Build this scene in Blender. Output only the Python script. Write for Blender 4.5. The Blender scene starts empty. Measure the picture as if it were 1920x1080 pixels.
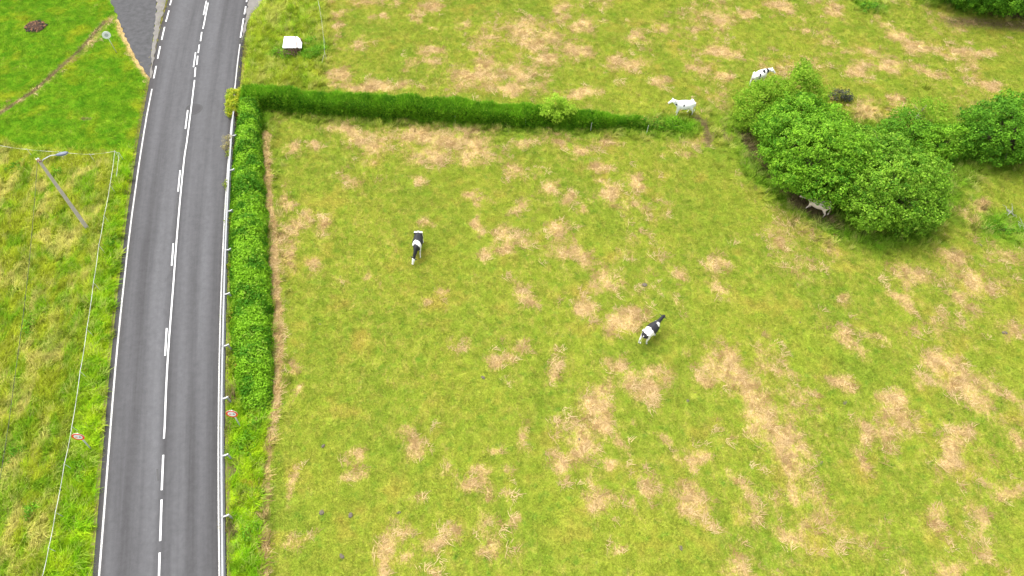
import bpy, math, random
import numpy as np
from mathutils import Vector, Matrix, Euler

random.seed(7)
rng = np.random.default_rng(7)
scene = bpy.context.scene
COL = scene.collection

# ------------------------------------------------------------------ camera, sky, sun, exposure
H = 40.0                                   # drone height in metres
PITCH = math.radians(56.5)                 # below the horizon
F = 1300.0                                 # focal length for a 1920 px wide picture
cam_data = bpy.data.cameras.new('camera')
cam = bpy.data.objects.new('camera', cam_data)
COL.objects.link(cam)
cam_data.sensor_width = 36.0
cam_data.lens = F / 1920.0 * 36.0
cam_data.clip_start = 0.5
cam_data.clip_end = 3000.0
cam.location = (0, 0, H)
cam.rotation_euler = (math.pi / 2 - PITCH, 0, 0)
scene.camera = cam

SUN_ELEV = math.radians(64)
SUN_AZ = math.radians(-45)                 # measured from +Y (away from camera) towards +X
world = bpy.data.worlds.new('World')
scene.world = world
world.use_nodes = True
wn = world.node_tree
bg = wn.nodes.get('Background') or wn.nodes.new('ShaderNodeBackground')
sky = wn.nodes.new('ShaderNodeTexSky')
sky.sky_type = 'NISHITA'
sky.sun_disc = False
sky.sun_elevation = SUN_ELEV
sky.sun_rotation = SUN_AZ
sky.altitude = 0
sky.air_density = 1.0
sky.dust_density = 4.0
sky.ozone_density = 0.6
hsv = wn.nodes.new('ShaderNodeHueSaturation')        # thin bright cloud: the blue washed out of the sky
hsv.inputs['Saturation'].default_value = 0.22
hsv.inputs['Value'].default_value = 1.15
wn.links.new(sky.outputs['Color'], hsv.inputs['Color'])
wn.links.new(hsv.outputs['Color'], bg.inputs['Color'])
bg.inputs['Strength'].default_value = 0.15

sd = bpy.data.lights.new('sun', 'SUN')
sd.energy = 1.12
sd.angle = math.radians(45)
sd.color = (1.0, 0.955, 0.88)
sun = bpy.data.objects.new('sun', sd)
COL.objects.link(sun)
dirv = Vector((math.sin(SUN_AZ) * math.cos(SUN_ELEV), math.cos(SUN_AZ) * math.cos(SUN_ELEV), math.sin(SUN_ELEV)))
sun.rotation_euler = dirv.to_track_quat('Z', 'Y').to_euler()
sun.location = dirv * 200

vs = scene.view_settings
scene.display_settings.display_device = 'sRGB'
vs.view_transform = 'Standard'
vs.look = 'None'
vs.gamma = 1.0
vs.use_curve_mapping = False
vs.exposure = 1.18

# ------------------------------------------------------------------ small helpers
SP, CP = math.sin(PITCH), math.cos(PITCH)

def G(u, v, z=0.0):
    """world point at height z that the photograph shows at pixel (u, v)"""
    a = (u - 960.0) / F
    b = (540.0 - v) / F
    dx, dy, dz = a, CP + b * SP, -SP + b * CP
    t = (H - z) / -dz
    return Vector((dx * t, dy * t, z))

def sx(v):                                  # px per metre across, on the ground at picture row v
    return (v - 540.0 + F * math.tan(PITCH)) * CP / H

def sy(v):                                  # px per metre along, on the ground
    return sx(v) ** 2 * H / F

def tag(o, label=None, cat=None, group=None, kind=None):
    if label: o['label'] = label
    if cat: o['category'] = cat
    if group: o['group'] = group
    if kind: o['kind'] = kind
    return o

def link(name, me, parent=None, mats=None, smooth=False):
    o = bpy.data.objects.new(name, me)
    COL.objects.link(o)
    if parent is not None:
        o.parent = parent
    if mats is not None:
        for m in (mats if isinstance(mats, (list, tuple)) else [mats]):
            me.materials.append(m)
    if smooth:
        me.polygons.foreach_set('use_smooth', np.ones(len(me.polygons), dtype=bool))
    return o

def empty(name, loc=(0, 0, 0), rz=0.0, parent=None):
    o = bpy.data.objects.new(name, None)
    COL.objects.link(o)
    o.location = loc
    o.rotation_euler = (0, 0, rz)
    o.empty_display_size = 0.3
    if parent is not None: o.parent = parent
    return o

def mesh(name, verts, faces):
    me = bpy.data.meshes.new(name)
    me.from_pydata([tuple(v) for v in verts], [], [tuple(f) for f in faces])
    me.update()
    return me

def fast_mesh(name, V, quads):
    """V (n,3) array, quads (m,4) array"""
    me = bpy.data.meshes.new(name)
    V = np.ascontiguousarray(V, dtype=np.float32)
    Q = np.ascontiguousarray(quads, dtype=np.int32)
    k = Q.shape[1]
    me.vertices.add(len(V)); me.vertices.foreach_set('co', V.ravel())
    me.loops.add(Q.size); me.loops.foreach_set('vertex_index', Q.ravel())
    me.polygons.add(len(Q))
    me.polygons.foreach_set('loop_start', np.arange(0, Q.size, k, dtype=np.int32))
    me.polygons.foreach_set('loop_total', np.full(len(Q), k, dtype=np.int32))
    me.update(calc_edges=True)
    return me

class MB:
    """collects boxes, tubes and lofts into one mesh"""
    def __init__(s): s.v = []; s.f = []
    def add(s, vs_, fs_):
        n = len(s.v); s.v += [Vector(p) for p in vs_]; s.f += [tuple(i + n for i in f) for f in fs_]
    def box(s, c, size, rot=None, taper=1.0):
        c = Vector(c); hx, hy, hz = [a / 2 for a in size]
        R = rot if rot is not None else Matrix.Identity(3)
        vs_ = []
        for z, k in ((-hz, 1), (hz, taper)):
            for x, y in ((-hx, -hy), (hx, -hy), (hx, hy), (-hx, hy)):
                vs_.append(c + R @ Vector((x * k, y * k, z)))
        s.add(vs_, [(3, 2, 1, 0), (4, 5, 6, 7), (0, 1, 5, 4), (1, 2, 6, 5), (2, 3, 7, 6), (3, 0, 4, 7)])
    def loft(s, pts, radii, seg=10, cap=True, up=(0, 0, 1)):
        """pts polyline, radii list of r or (r_side, r_up)"""
        pts = [Vector(p) for p in pts]; n = len(pts); vs_ = []; fs_ = []
        for i, p in enumerate(pts):
            t = (pts[min(i + 1, n - 1)] - pts[max(i - 1, 0)]).normalized()
            u = Vector(up)
            if abs(t.dot(u)) > 0.97: u = Vector((1, 0, 0))
            a = t.cross(u).normalized(); b = a.cross(t).normalized()
            r = radii[i] if isinstance(radii, (list, tuple)) else radii
            ra, rb = r if isinstance(r, (list, tuple)) else (r, r)
            for k in range(seg):
                th = 2 * math.pi * k / seg
                vs_.append(p + a * (ra * math.cos(th)) + b * (rb * math.sin(th)))
        for i in range(n - 1):
            for k in range(seg):
                k2 = (k + 1) % seg
                fs_.append((i * seg + k, i * seg + k2, (i + 1) * seg + k2, (i + 1) * seg + k))
        if cap:
            fs_.append(tuple(range(seg - 1, -1, -1)))
            fs_.append(tuple((n - 1) * seg + k for k in range(seg)))
        s.add(vs_, fs_)
    def build(s, name, mat, parent=None, smooth=False):
        me = mesh(name, s.v, s.f)
        return link(name, me, parent, mat, smooth)

# value noise on arrays, for laying out patches and lumps
_perm = rng.random((256, 256)).astype(np.float32)
def vnoise(x, y):
    xi = np.floor(x).astype(int); yi = np.floor(y).astype(int)
    fx = x - xi; fy = y - yi
    fx = fx * fx * (3 - 2 * fx); fy = fy * fy * (3 - 2 * fy)
    a = _perm[xi & 255, yi & 255]; b = _perm[(xi + 1) & 255, yi & 255]
    c = _perm[xi & 255, (yi + 1) & 255]; d = _perm[(xi + 1) & 255, (yi + 1) & 255]
    return (a * (1 - fx) + b * fx) * (1 - fy) + (c * (1 - fx) + d * fx) * fy
def fbm(x, y, o=4):
    s = 0; a = 0.5; t = 0
    for i in range(o):
        s = s + a * vnoise(x + 17.3 * i, y - 9.1 * i); t += a; a *= 0.5; x = x * 2.03; y = y * 2.03
    return s / t

# ------------------------------------------------------------------ node helpers
class NT:
    def __init__(s, tree): s.t = tree; s.n = tree.nodes; s.l = tree.links
    def new(s, typ, **kw):
        n = s.n.new(typ)
        for k, v in kw.items(): setattr(n, k, v)
        return n
    def put(s, sock, v):
        if hasattr(v, 'is_output') or isinstance(v, bpy.types.NodeSocket): s.l.new(v, sock)
        elif v is not None: sock.default_value = v
    def math(s, op, a, b=None, c=None, clamp=False):
        n = s.new('ShaderNodeMath', operation=op, use_clamp=clamp)
        s.put(n.inputs[0], a); s.put(n.inputs[1], b)
        if c is not None: s.put(n.inputs[2], c)
        return n.outputs[0]
    def noise(s, vec, scale, detail=3, rough=0.55, dist=0.0):
        n = s.new('ShaderNodeTexNoise'); s.put(n.inputs['Vector'], vec)
        n.inputs['Scale'].default_value = scale; n.inputs['Detail'].default_value = detail
        n.inputs['Roughness'].default_value = rough; n.inputs['Distortion'].default_value = dist
        return n.outputs['Fac']
    def mapping(s, vec, scale=(1, 1, 1), rot=(0, 0, 0), loc=(0, 0, 0)):
        n = s.new('ShaderNodeMapping'); s.put(n.inputs['Vector'], vec)
        n.inputs['Scale'].default_value = scale; n.inputs['Rotation'].default_value = rot
        n.inputs['Location'].default_value = loc
        return n.outputs[0]
    def ramp(s, fac, a, b):                 # linear 0..1 between a and b
        n = s.new('ShaderNodeMapRange'); n.clamp = True
        s.put(n.inputs['Value'], fac); n.inputs['From Min'].default_value = a; n.inputs['From Max'].default_value = b
        return n.outputs['Result']
    def mix(s, fac, a, b, mode='MIX'):
        n = s.new('ShaderNodeMix', data_type='RGBA', blend_type=mode)
        s.put(n.inputs[0], fac); s.put(n.inputs[6], a); s.put(n.inputs[7], b)
        return n.outputs[2]

def rgb(r, g, b): return (r, g, b, 1.0)

def new_mat(name):
    m = bpy.data.materials.new(name); m.use_nodes = True
    t = NT(m.node_tree)
    p = m.node_tree.nodes['Principled BSDF']
    return m, t, p

def plain(name, col, rough=0.6, metal=0.0, var=0.12, scale=8.0, spec=0.4, bump=0.0):
    """procedural paint / wood / metal with slight mottling"""
    m, t, p = new_mat(name)
    tc = t.new('ShaderNodeTexCoord').outputs['Object']
    n = t.noise(tc, scale, 4, 0.6)
    f = t.math('MULTIPLY_ADD', n, 2 * var, 1 - var)
    c = t.mix(1.0, rgb(*col), t.new('ShaderNodeCombineColor').outputs[0], 'MULTIPLY')
    cc = c.node.inputs[7].links[0].from_node
    for i in range(3): t.l.new(f, cc.inputs[i])
    t.l.new(c, p.inputs['Base Color'])
    p.inputs['Roughness'].default_value = rough
    p.inputs['Metallic'].default_value = metal
    p.inputs['Specular IOR Level'].default_value = spec
    if bump:
        b = t.new('ShaderNodeBump'); b.inputs['Strength'].default_value = bump; b.inputs['Distance'].default_value = 0.02
        t.l.new(n, b.inputs['Height']); t.l.new(b.outputs[0], p.inputs['Normal'])
    return m

# ------------------------------------------------------------------ foliage colour of the ground (shared by soil sheet and blades)
def turf_colour(t, masks, masks2, pos):
    """colour of the sward at world position pos: straw, lawn, meadow, dirt / lush, verge"""
    sa = t.new('ShaderNodeSeparateColor'); t.put(sa.inputs[0], masks)
    straw, lawn, meadow = sa.outputs[0], sa.outputs[1], sa.outputs[2]
    sb = t.new('ShaderNodeSeparateColor'); t.put(sb.inputs[0], masks2)
    lush, verge, dirt = sb.outputs[0], sb.outputs[1], sb.outputs[2]
    big = t.noise(pos, 0.16, 4, 0.6)
    mid = t.noise(pos, 0.9, 5, 0.62, 0.3)
    fine = t.noise(pos, 6.0, 5, 0.7)
    # pasture
    g = t.mix(t.ramp(big, 0.36, 0.64), rgb(0.236, 0.284, 0.028), rgb(0.172, 0.246, 0.022))
    g = t.mix(t.math('MULTIPLY', t.ramp(mid, 0.42, 0.72), 0.65), g, rgb(0.320, 0.320, 0.045))
    g = t.mix(t.ramp(t.noise(t.mapping(pos, loc=(31, 7, 0)), 1.7, 4, 0.6), 0.54, 0.78), g, rgb(0.118, 0.225, 0.020))
    g = t.mix(t.ramp(t.noise(t.mapping(pos, loc=(3, 70, 0)), 0.33, 3, 0.6), 0.56, 0.72), g, rgb(0.320, 0.285, 0.045))
    wm = t.noise(t.mapping(pos, scale=(1, 0.7, 1), loc=(13, 91, 0)), 2.4, 6, 0.72, 0.6)
    reg = t.ramp(t.noise(t.mapping(pos, loc=(60, 20, 0)), 0.11, 2, 0.5), 0.35, 0.62)
    g = t.mix(t.math('MULTIPLY', t.math('MULTIPLY', t.ramp(wm, 0.50, 0.66), t.math('MULTIPLY_ADD', reg, 0.8, 0.2)), 0.55), g, rgb(0.40, 0.315, 0.085))
    # lawn
    l = t.mix(t.ramp(mid, 0.35, 0.65), rgb(0.080, 0.215, 0.006), rgb(0.150, 0.275, 0.010))
    l = t.mix(t.ramp(t.noise(t.mapping(pos, loc=(9, 33, 0)), 0.35, 3, 0.6), 0.52, 0.68), l, rgb(0.23, 0.290, 0.012))
    c = t.mix(lawn, g, l)
    # meadow
    mpos = t.mapping(pos, scale=(1.0, 0.45, 1), rot=(0, 0, 0.6))
    m1 = t.noise(mpos, 0.9, 5, 0.6, 0.5)
    m = t.mix(t.ramp(m1, 0.40, 0.53), rgb(0.180, 0.325, 0.012), rgb(0.330, 0.385, 0.024))
    m = t.mix(t.ramp(t.noise(t.mapping(mpos, loc=(5, 5, 0)), 0.7, 5, 0.65, 0.4), 0.50, 0.62), m, rgb(0.52, 0.48, 0.12))
    c = t.mix(meadow, c, m)
    # verge: yellow green with rusty edges
    ve = t.mix(t.ramp(mid, 0.40, 0.62), rgb(0.190, 0.385, 0.010), rgb(0.34, 0.470, 0.014))
    ve = t.mix(t.ramp(t.noise(t.mapping(pos, loc=(50, 3, 0)), 1.1, 4, 0.6), 0.60, 0.76), ve, rgb(0.40, 0.33, 0.035))
    c = t.mix(verge, c, ve)
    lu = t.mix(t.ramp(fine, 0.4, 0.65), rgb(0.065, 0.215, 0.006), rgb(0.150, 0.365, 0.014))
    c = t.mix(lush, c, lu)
    # straw, ragged edge
    fib = t.noise(t.mapping(pos, scale=(1, 0.5, 1), rot=(0, 0, 0.45)), 5.5, 5, 0.7, 1.2)
    n1 = t.math('ADD', t.math('MULTIPLY', fib, 0.55), t.math('MULTIPLY', mid, 0.45))
    n1 = t.math('MULTIPLY_ADD', n1, 2.9, -0.97)
    s = t.math('SUBTRACT', t.math('ADD', straw, n1), 1.0)
    sm = t.ramp(s, -0.24, 0.20)
    c = t.mix(t.math('MULTIPLY', t.ramp(straw, 0.15, 0.6), 0.32), c, rgb(0.37, 0.32, 0.050))
    st = t.mix(t.ramp(fine, 0.35, 0.68), rgb(0.36, 0.235, 0.100), rgb(0.56, 0.395, 0.205))
    c = t.mix(t.math('MULTIPLY', sm, 0.85), c, st)
    # bare dirt
    dn = t.math('SUBTRACT', t.math('ADD', dirt, t.math('ADD', t.math('MULTIPLY', fib, 0.4), t.math('MULTIPLY', fine, 0.6))), 1.0)
    dm = t.ramp(dn, -0.14, 0.12)
    d = t.mix(t.ramp(fine, 0.35, 0.7), rgb(0.080, 0.050, 0.028), rgb(0.235, 0.165, 0.095))
    c = t.mix(t.math('MULTIPLY', dm, 0.9), c, d)
    v = t.math('MULTIPLY_ADD', t.noise(pos, 13.0, 4, 0.8), 1.5, 0.26)
    cc = t.new('ShaderNodeCombineColor')
    for i in range(3): t.l.new(v, cc.inputs[i])
    return t.mix(1.0, c, cc.outputs[0], 'MULTIPLY'), fine

def make_ground_mat():
    m, t, p = new_mat('pasture turf')
    a1 = t.new('ShaderNodeAttribute', attribute_name='mask_a')
    a2 = t.new('ShaderNodeAttribute', attribute_name='mask_b')
    pos = t.new('ShaderNodeNewGeometry').outputs['Position']
    c, fine = turf_colour(t, a1.outputs['Color'], a2.outputs['Color'], pos)
    t.l.new(c, p.inputs['Base Color'])
    p.inputs['Roughness'].default_value = 0.95
    p.inputs['Specular IOR Level'].default_value = 0.04
    h = t.math('ADD', t.noise(pos, 11, 6, 0.75), t.math('MULTIPLY', t.noise(pos, 2.2, 4, 0.6), 1.5))
    b = t.new('ShaderNodeBump'); b.inputs['Strength'].default_value = 0.7; b.inputs['Distance'].default_value = 0.09
    t.l.new(h, b.inputs['Height']); t.l.new(b.outputs[0], p.inputs['Normal'])
    return m

def make_blade_mat(name, mode):
    """blades take the sward's colour from the point they grow on"""
    m, t, p = new_mat(name)
    a1 = t.new('ShaderNodeAttribute', attribute_name='mask_a', attribute_type='INSTANCER')
    a2 = t.new('ShaderNodeAttribute', attribute_name='mask_b', attribute_type='INSTANCER')
    pos = t.new('ShaderNodeNewGeometry').outputs['Position']
    c, fine = turf_colour(t, a1.outputs['Color'], a2.outputs['Color'], pos)
    oi = t.new('ShaderNodeObjectInfo')
    r = oi.outputs['Random']
    if mode == 'hay':
        c = t.mix(r, rgb(0.30, 0.19, 0.075), rgb(0.66, 0.50, 0.26))
    else:
        f = t.math('MULTIPLY_ADD', r, 0.9, 0.62)
        cc = t.new('ShaderNodeCombineColor')
        for i in range(3): t.l.new(f, cc.inputs[i])
        c = t.mix(1.0, c, cc.outputs[0], 'MULTIPLY')
        r2 = t.math('FRACT', t.math('MULTIPLY', r, 13.7))
        if mode == 'tall':
            c = t.mix(t.math('MULTIPLY', t.ramp(r2, 0.72, 1.0), 0.5), c, rgb(0.62, 0.58, 0.18))
        else:
            c = t.mix(t.math('MULTIPLY', t.ramp(r2, 0.90, 1.0), 0.4), c, rgb(0.45, 0.42, 0.08))
    t.l.new(c, p.inputs['Base Color'])
    p.inputs['Roughness'].default_value = 0.8
    p.inputs['Specular IOR Level'].default_value = 0.05
    tr = t.new('ShaderNodeBsdfTranslucent'); t.l.new(c, tr.inputs['Color'])
    mx = t.new('ShaderNodeMixShader'); mx.inputs[0].default_value = 0.3
    t.l.new(p.outputs[0], mx.inputs[1]); t.l.new(tr.outputs[0], mx.inputs[2])
    t.l.new(mx.outputs[0], t.n['Material Output'].inputs['Surface'])
    return m

def leaf_mat(name, c1, c2, c3=None, transl=0.3):
    """leaf colour runs c1..c2 with the per-leaf value 'tint'; c3 = rare odd leaf"""
    m, t, p = new_mat(name)
    a = t.new('ShaderNodeAttribute', attribute_name='tint')
    c = t.mix(a.outputs['Fac'], rgb(*c1), rgb(*c2))
    if c3:
        fr = t.math('FRACT', t.math('MULTIPLY', a.outputs['Fac'], 37.3))
        c = t.mix(t.ramp(fr, 0.86, 0.95), c, rgb(*c3))
    t.l.new(c, p.inputs['Base Color'])
    p.inputs['Roughness'].default_value = 0.6
    p.inputs['Specular IOR Level'].default_value = 0.1
    tr = t.new('ShaderNodeBsdfTranslucent'); t.l.new(c, tr.inputs['Color'])
    mx = t.new('ShaderNodeMixShader'); mx.inputs[0].default_value = transl
    t.l.new(p.outputs[0], mx.inputs[1]); t.l.new(tr.outputs[0], mx.inputs[2])
    t.l.new(mx.outputs[0], t.n['Material Output'].inputs['Surface'])
    return m

def leaves_mesh(name, P, N, size, tint, aspect=0.6, seed=1, jitter=0.8, droop=0.0):
    """one folded four-sided leaf per point, facing roughly along N"""
    r = np.random.default_rng(seed)
    n = len(P)
    N = N + r.normal(0, jitter, (n, 3)); N /= np.linalg.norm(N, axis=1)[:, None] + 1e-9
    A = r.normal(0, 1, (n, 3)); A[:, 2] -= droop
    A -= (A * N).sum(1)[:, None] * N; A /= np.linalg.norm(A, axis=1)[:, None] + 1e-9
    B = np.cross(N, A)
    s = (size * r.uniform(0.65, 1.35, n))[:, None]
    v0 = P - A * s * 0.5; v2 = P + A * s * 0.5
    v1 = P + B * s * 0.5 * aspect + N * s * 0.12; v3 = P - B * s * 0.5 * aspect + N * s * 0.12
    V = np.stack([v0, v1, v2, v3], 1).reshape(-1, 3)
    Q = np.arange(4 * n).reshape(-1, 4)
    me = fast_mesh(name, V, Q)
    at = me.attributes.new('tint', 'FLOAT', 'FACE')
    at.data.foreach_set('value', np.clip(tint, 0, 1).astype(np.float32))
    return me

def blades_mesh(name, P, D, length, width, tint, seed=1, lean=0.35):
    """grass blades rising from P along D: a narrow bent strip of two quads"""
    r = np.random.default_rng(seed)
    n = len(P)
    D = D + r.normal(0, lean, (n, 3)); D /= np.linalg.norm(D, axis=1)[:, None]
    L = (length * r.uniform(0.6, 1.3, n))[:, None]
    W = np.cross(D, r.normal(0, 1, (n, 3))); W /= np.linalg.norm(W, axis=1)[:, None] + 1e-9
    w = width * r.uniform(0.7, 1.3, n)[:, None]
    bend = r.normal(0, 1, (n, 3)) * np.array([1, 1, 0]); bend[:, 2] = -0.3
    p0 = P; p1 = P + D * L * 0.55; p2 = P + D * L + bend * L * 0.18
    V = np.stack([p0 - W * w / 2, p0 + W * w / 2, p1 + W * w / 2, p1 - W * w / 2, p2 + W * w * 0.12, p2 - W * w * 0.12], 1).reshape(-1, 3)
    b = np.arange(n)[:, None] * 6
    Q = np.concatenate([b + np.array([[0, 1, 2, 3]]), b + np.array([[3, 2, 4, 5]])], 1).reshape(-1, 4)
    me = fast_mesh(name, V, Q)
    at = me.attributes.new('tint', 'FLOAT', 'FACE')
    at.data.foreach_set('value', np.repeat(np.clip(tint, 0, 1), 2).astype(np.float32))
    return me

# ================================================================== GROUND
def poly(pts): return np.array([tuple(G(u, v))[:2] for u, v in pts])

def seg_dist(P, A, B):
    d = B - A; L = (d * d).sum() + 1e-12
    t = np.clip(((P - A) @ d) / L, 0, 1)
    q = P - (A + t[:, None] * d)
    return np.sqrt((q * q).sum(1)), t

def line_dist(P, pts):
    best = np.full(len(P), 1e9)
    for a, b in zip(pts[:-1], pts[1:]):
        best = np.minimum(best, seg_dist(P, a, b)[0])
    return best

def signed(P, pts):
    """positive inside"""
    n = len(pts); ins = np.zeros(len(P), bool); best = np.full(len(P), 1e9)
    for i in range(n):
        a = pts[i]; b = pts[(i + 1) % n]
        best = np.minimum(best, seg_dist(P, a, b)[0])
        c = ((a[1] > P[:, 1]) != (b[1] > P[:, 1]))
        xx = (b[0] - a[0]) * (P[:, 1] - a[1]) / (b[1] - a[1] + 1e-12) + a[0]
        ins ^= c & (P[:, 0] < xx)
    return np.where(ins, best, -best)

def soft(sd_, w=0.25): return np.clip(sd_ / (2 * w) + 0.5, 0, 1)

def axis(lo, hi, step, far):
    core = np.arange(lo, hi + 1e-6, step); out = []
    d = step; p = hi
    while p < far: d *= 1.45; p += d; out.append(p)
    hi_part = np.array(out); out = []; d = step; p = lo
    while p > -far: d *= 1.45; p -= d; out.append(p)
    return np.concatenate([np.array(out)[::-1], core, hi_part])

gx = axis(-54, 54, 0.2, 900); gy = axis(1, 66, 0.2, 900)
GX, GY = np.meshgrid(gx, gy)
P2 = np.stack([GX.ravel(), GY.ravel()], 1)

# road outline rows: (v, left line u, right line u)
ROAD = [(1080, 186, 411.6), (955, 195.8, 410), (852, 203.6, 409.6), (760, 210.8, 410.2), (667, 218.7, 411.6), (567, 228.7, 414.2),
        (460, 240.5, 418.5), (385, 250, 422.5), (297, 262.5, 428.5), (220, 275, 435), (160, 286.5, 441), (110, 296, 446.5),
        (55, 307.5, 454), (0, 321.5, 463)]
Lw = np.array([tuple(G(a, v))[:2] for v, a, b in ROAD]); Rw = np.array([tuple(G(b, v))[:2] for v, a, b in ROAD])
def extend(pts, near, far):
    da = (pts[0] - pts[2]) / np.linalg.norm(pts[0] - pts[2]); db = (pts[-1] - pts[-3]) / np.linalg.norm(pts[-1] - pts[-3])
    return np.vstack([[pts[0] + da * k for k in (near, near * .5, near * .2, 5, 2.5)], pts, [pts[-1] + db * k for k in (3, 7, 15, far * .25, far * .5, far)]])
Lw = extend(Lw, 60, 160); Rw = extend(Rw, 60, 160)
def catmull(p, k=8):
    out = []
    for i in range(len(p) - 1):
        p0 = p[max(i - 1, 0)]; p1 = p[i]; p2 = p[i + 1]; p3 = p[min(i + 2, len(p) - 1)]
        if i == 0 or i == len(p) - 2:
            for s in np.linspace(0, 1, k, endpoint=False): out.append(p1 + (p2 - p1) * s)
            continue
        for s in np.linspace(0, 1, k, endpoint=False):
            out.append(0.5 * ((2 * p1) + (-p0 + p2) * s + (2 * p0 - 5 * p1 + 4 * p2 - p3) * s * s + (-p0 + 3 * p1 - 3 * p2 + p3) * s ** 3))
    out.append(p[-1]); return np.array(out)
Ls, Rs = catmull(Lw), catmull(Rw)
Wd = Rs - Ls; Wd /= np.linalg.norm(Wd, axis=1)[:, None]
EdgeL = Ls - Wd * 0.36; EdgeR = Rs + Wd * 0.40
road_poly = np.vstack([EdgeL, EdgeR[::-1]])
side_poly = poly([(170, -60), (207, 5), (222, 38), (236, 72), (250, 100), (262, 122), (281, 146), (300, 20), (322, -60)])
apron_poly = poly([(458, 45), (463, 5), (470, -60), (520, -60), (492, 4), (468, 28), (455, 62), (451, 70)])

wob = (fbm(P2[:, 0] * 1.3, P2[:, 1] * 1.3, 3) - 0.5)
d_road = signed(P2, road_poly); d_side = signed(P2, side_poly); d_apron = signed(P2, apron_poly)
paved = np.maximum(np.maximum(d_road, d_side), d_apron)

lawn_p = poly([(-400, -90), (190, -90), (215, 0), (230, 45), (245, 80), (262, 112), (284, 150), (270, 230), (262, 285), (215, 285), (110, 283), (0, 273), (-400, 245)])
meadow_p = poly([(-500, 247), (0, 277), (110, 288), (214, 289), (205, 350), (190, 450), (170, 580), (150, 700), (130, 830), (100, 980), (75, 1090), (50, 1250), (-600, 1250)])
vleft_p = poly([(215, 287), (268, 280), (228, 530), (203, 800), (184, 1090), (170, 1300), (40, 1300), (78, 1090), (132, 830), (172, 580), (207, 350)])
vright_p = poly([(432, 240), (452, 240), (470, 500), (497, 700), (500, 790), (492, 1090), (490, 1300), (425, 1300), (418, 900), (418, 600), (428, 400)])
vtop_p = poly([(500, -40), (470, 15), (452, 75), (440, 165), (600, 165), (612, 100), (598, -40)])

lawn = soft(signed(P2, lawn_p) + wob * 0.5)
meadow = soft(signed(P2, meadow_p) + wob * 0.8, 0.4)
verge = np.maximum(soft(signed(P2, vleft_p) + wob * 0.8, 0.35), soft(signed(P2, vright_p) + wob * 0.5, 0.3))
vtop = soft(signed(P2, vtop_p) + wob * 0.8, 0.5)

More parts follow.
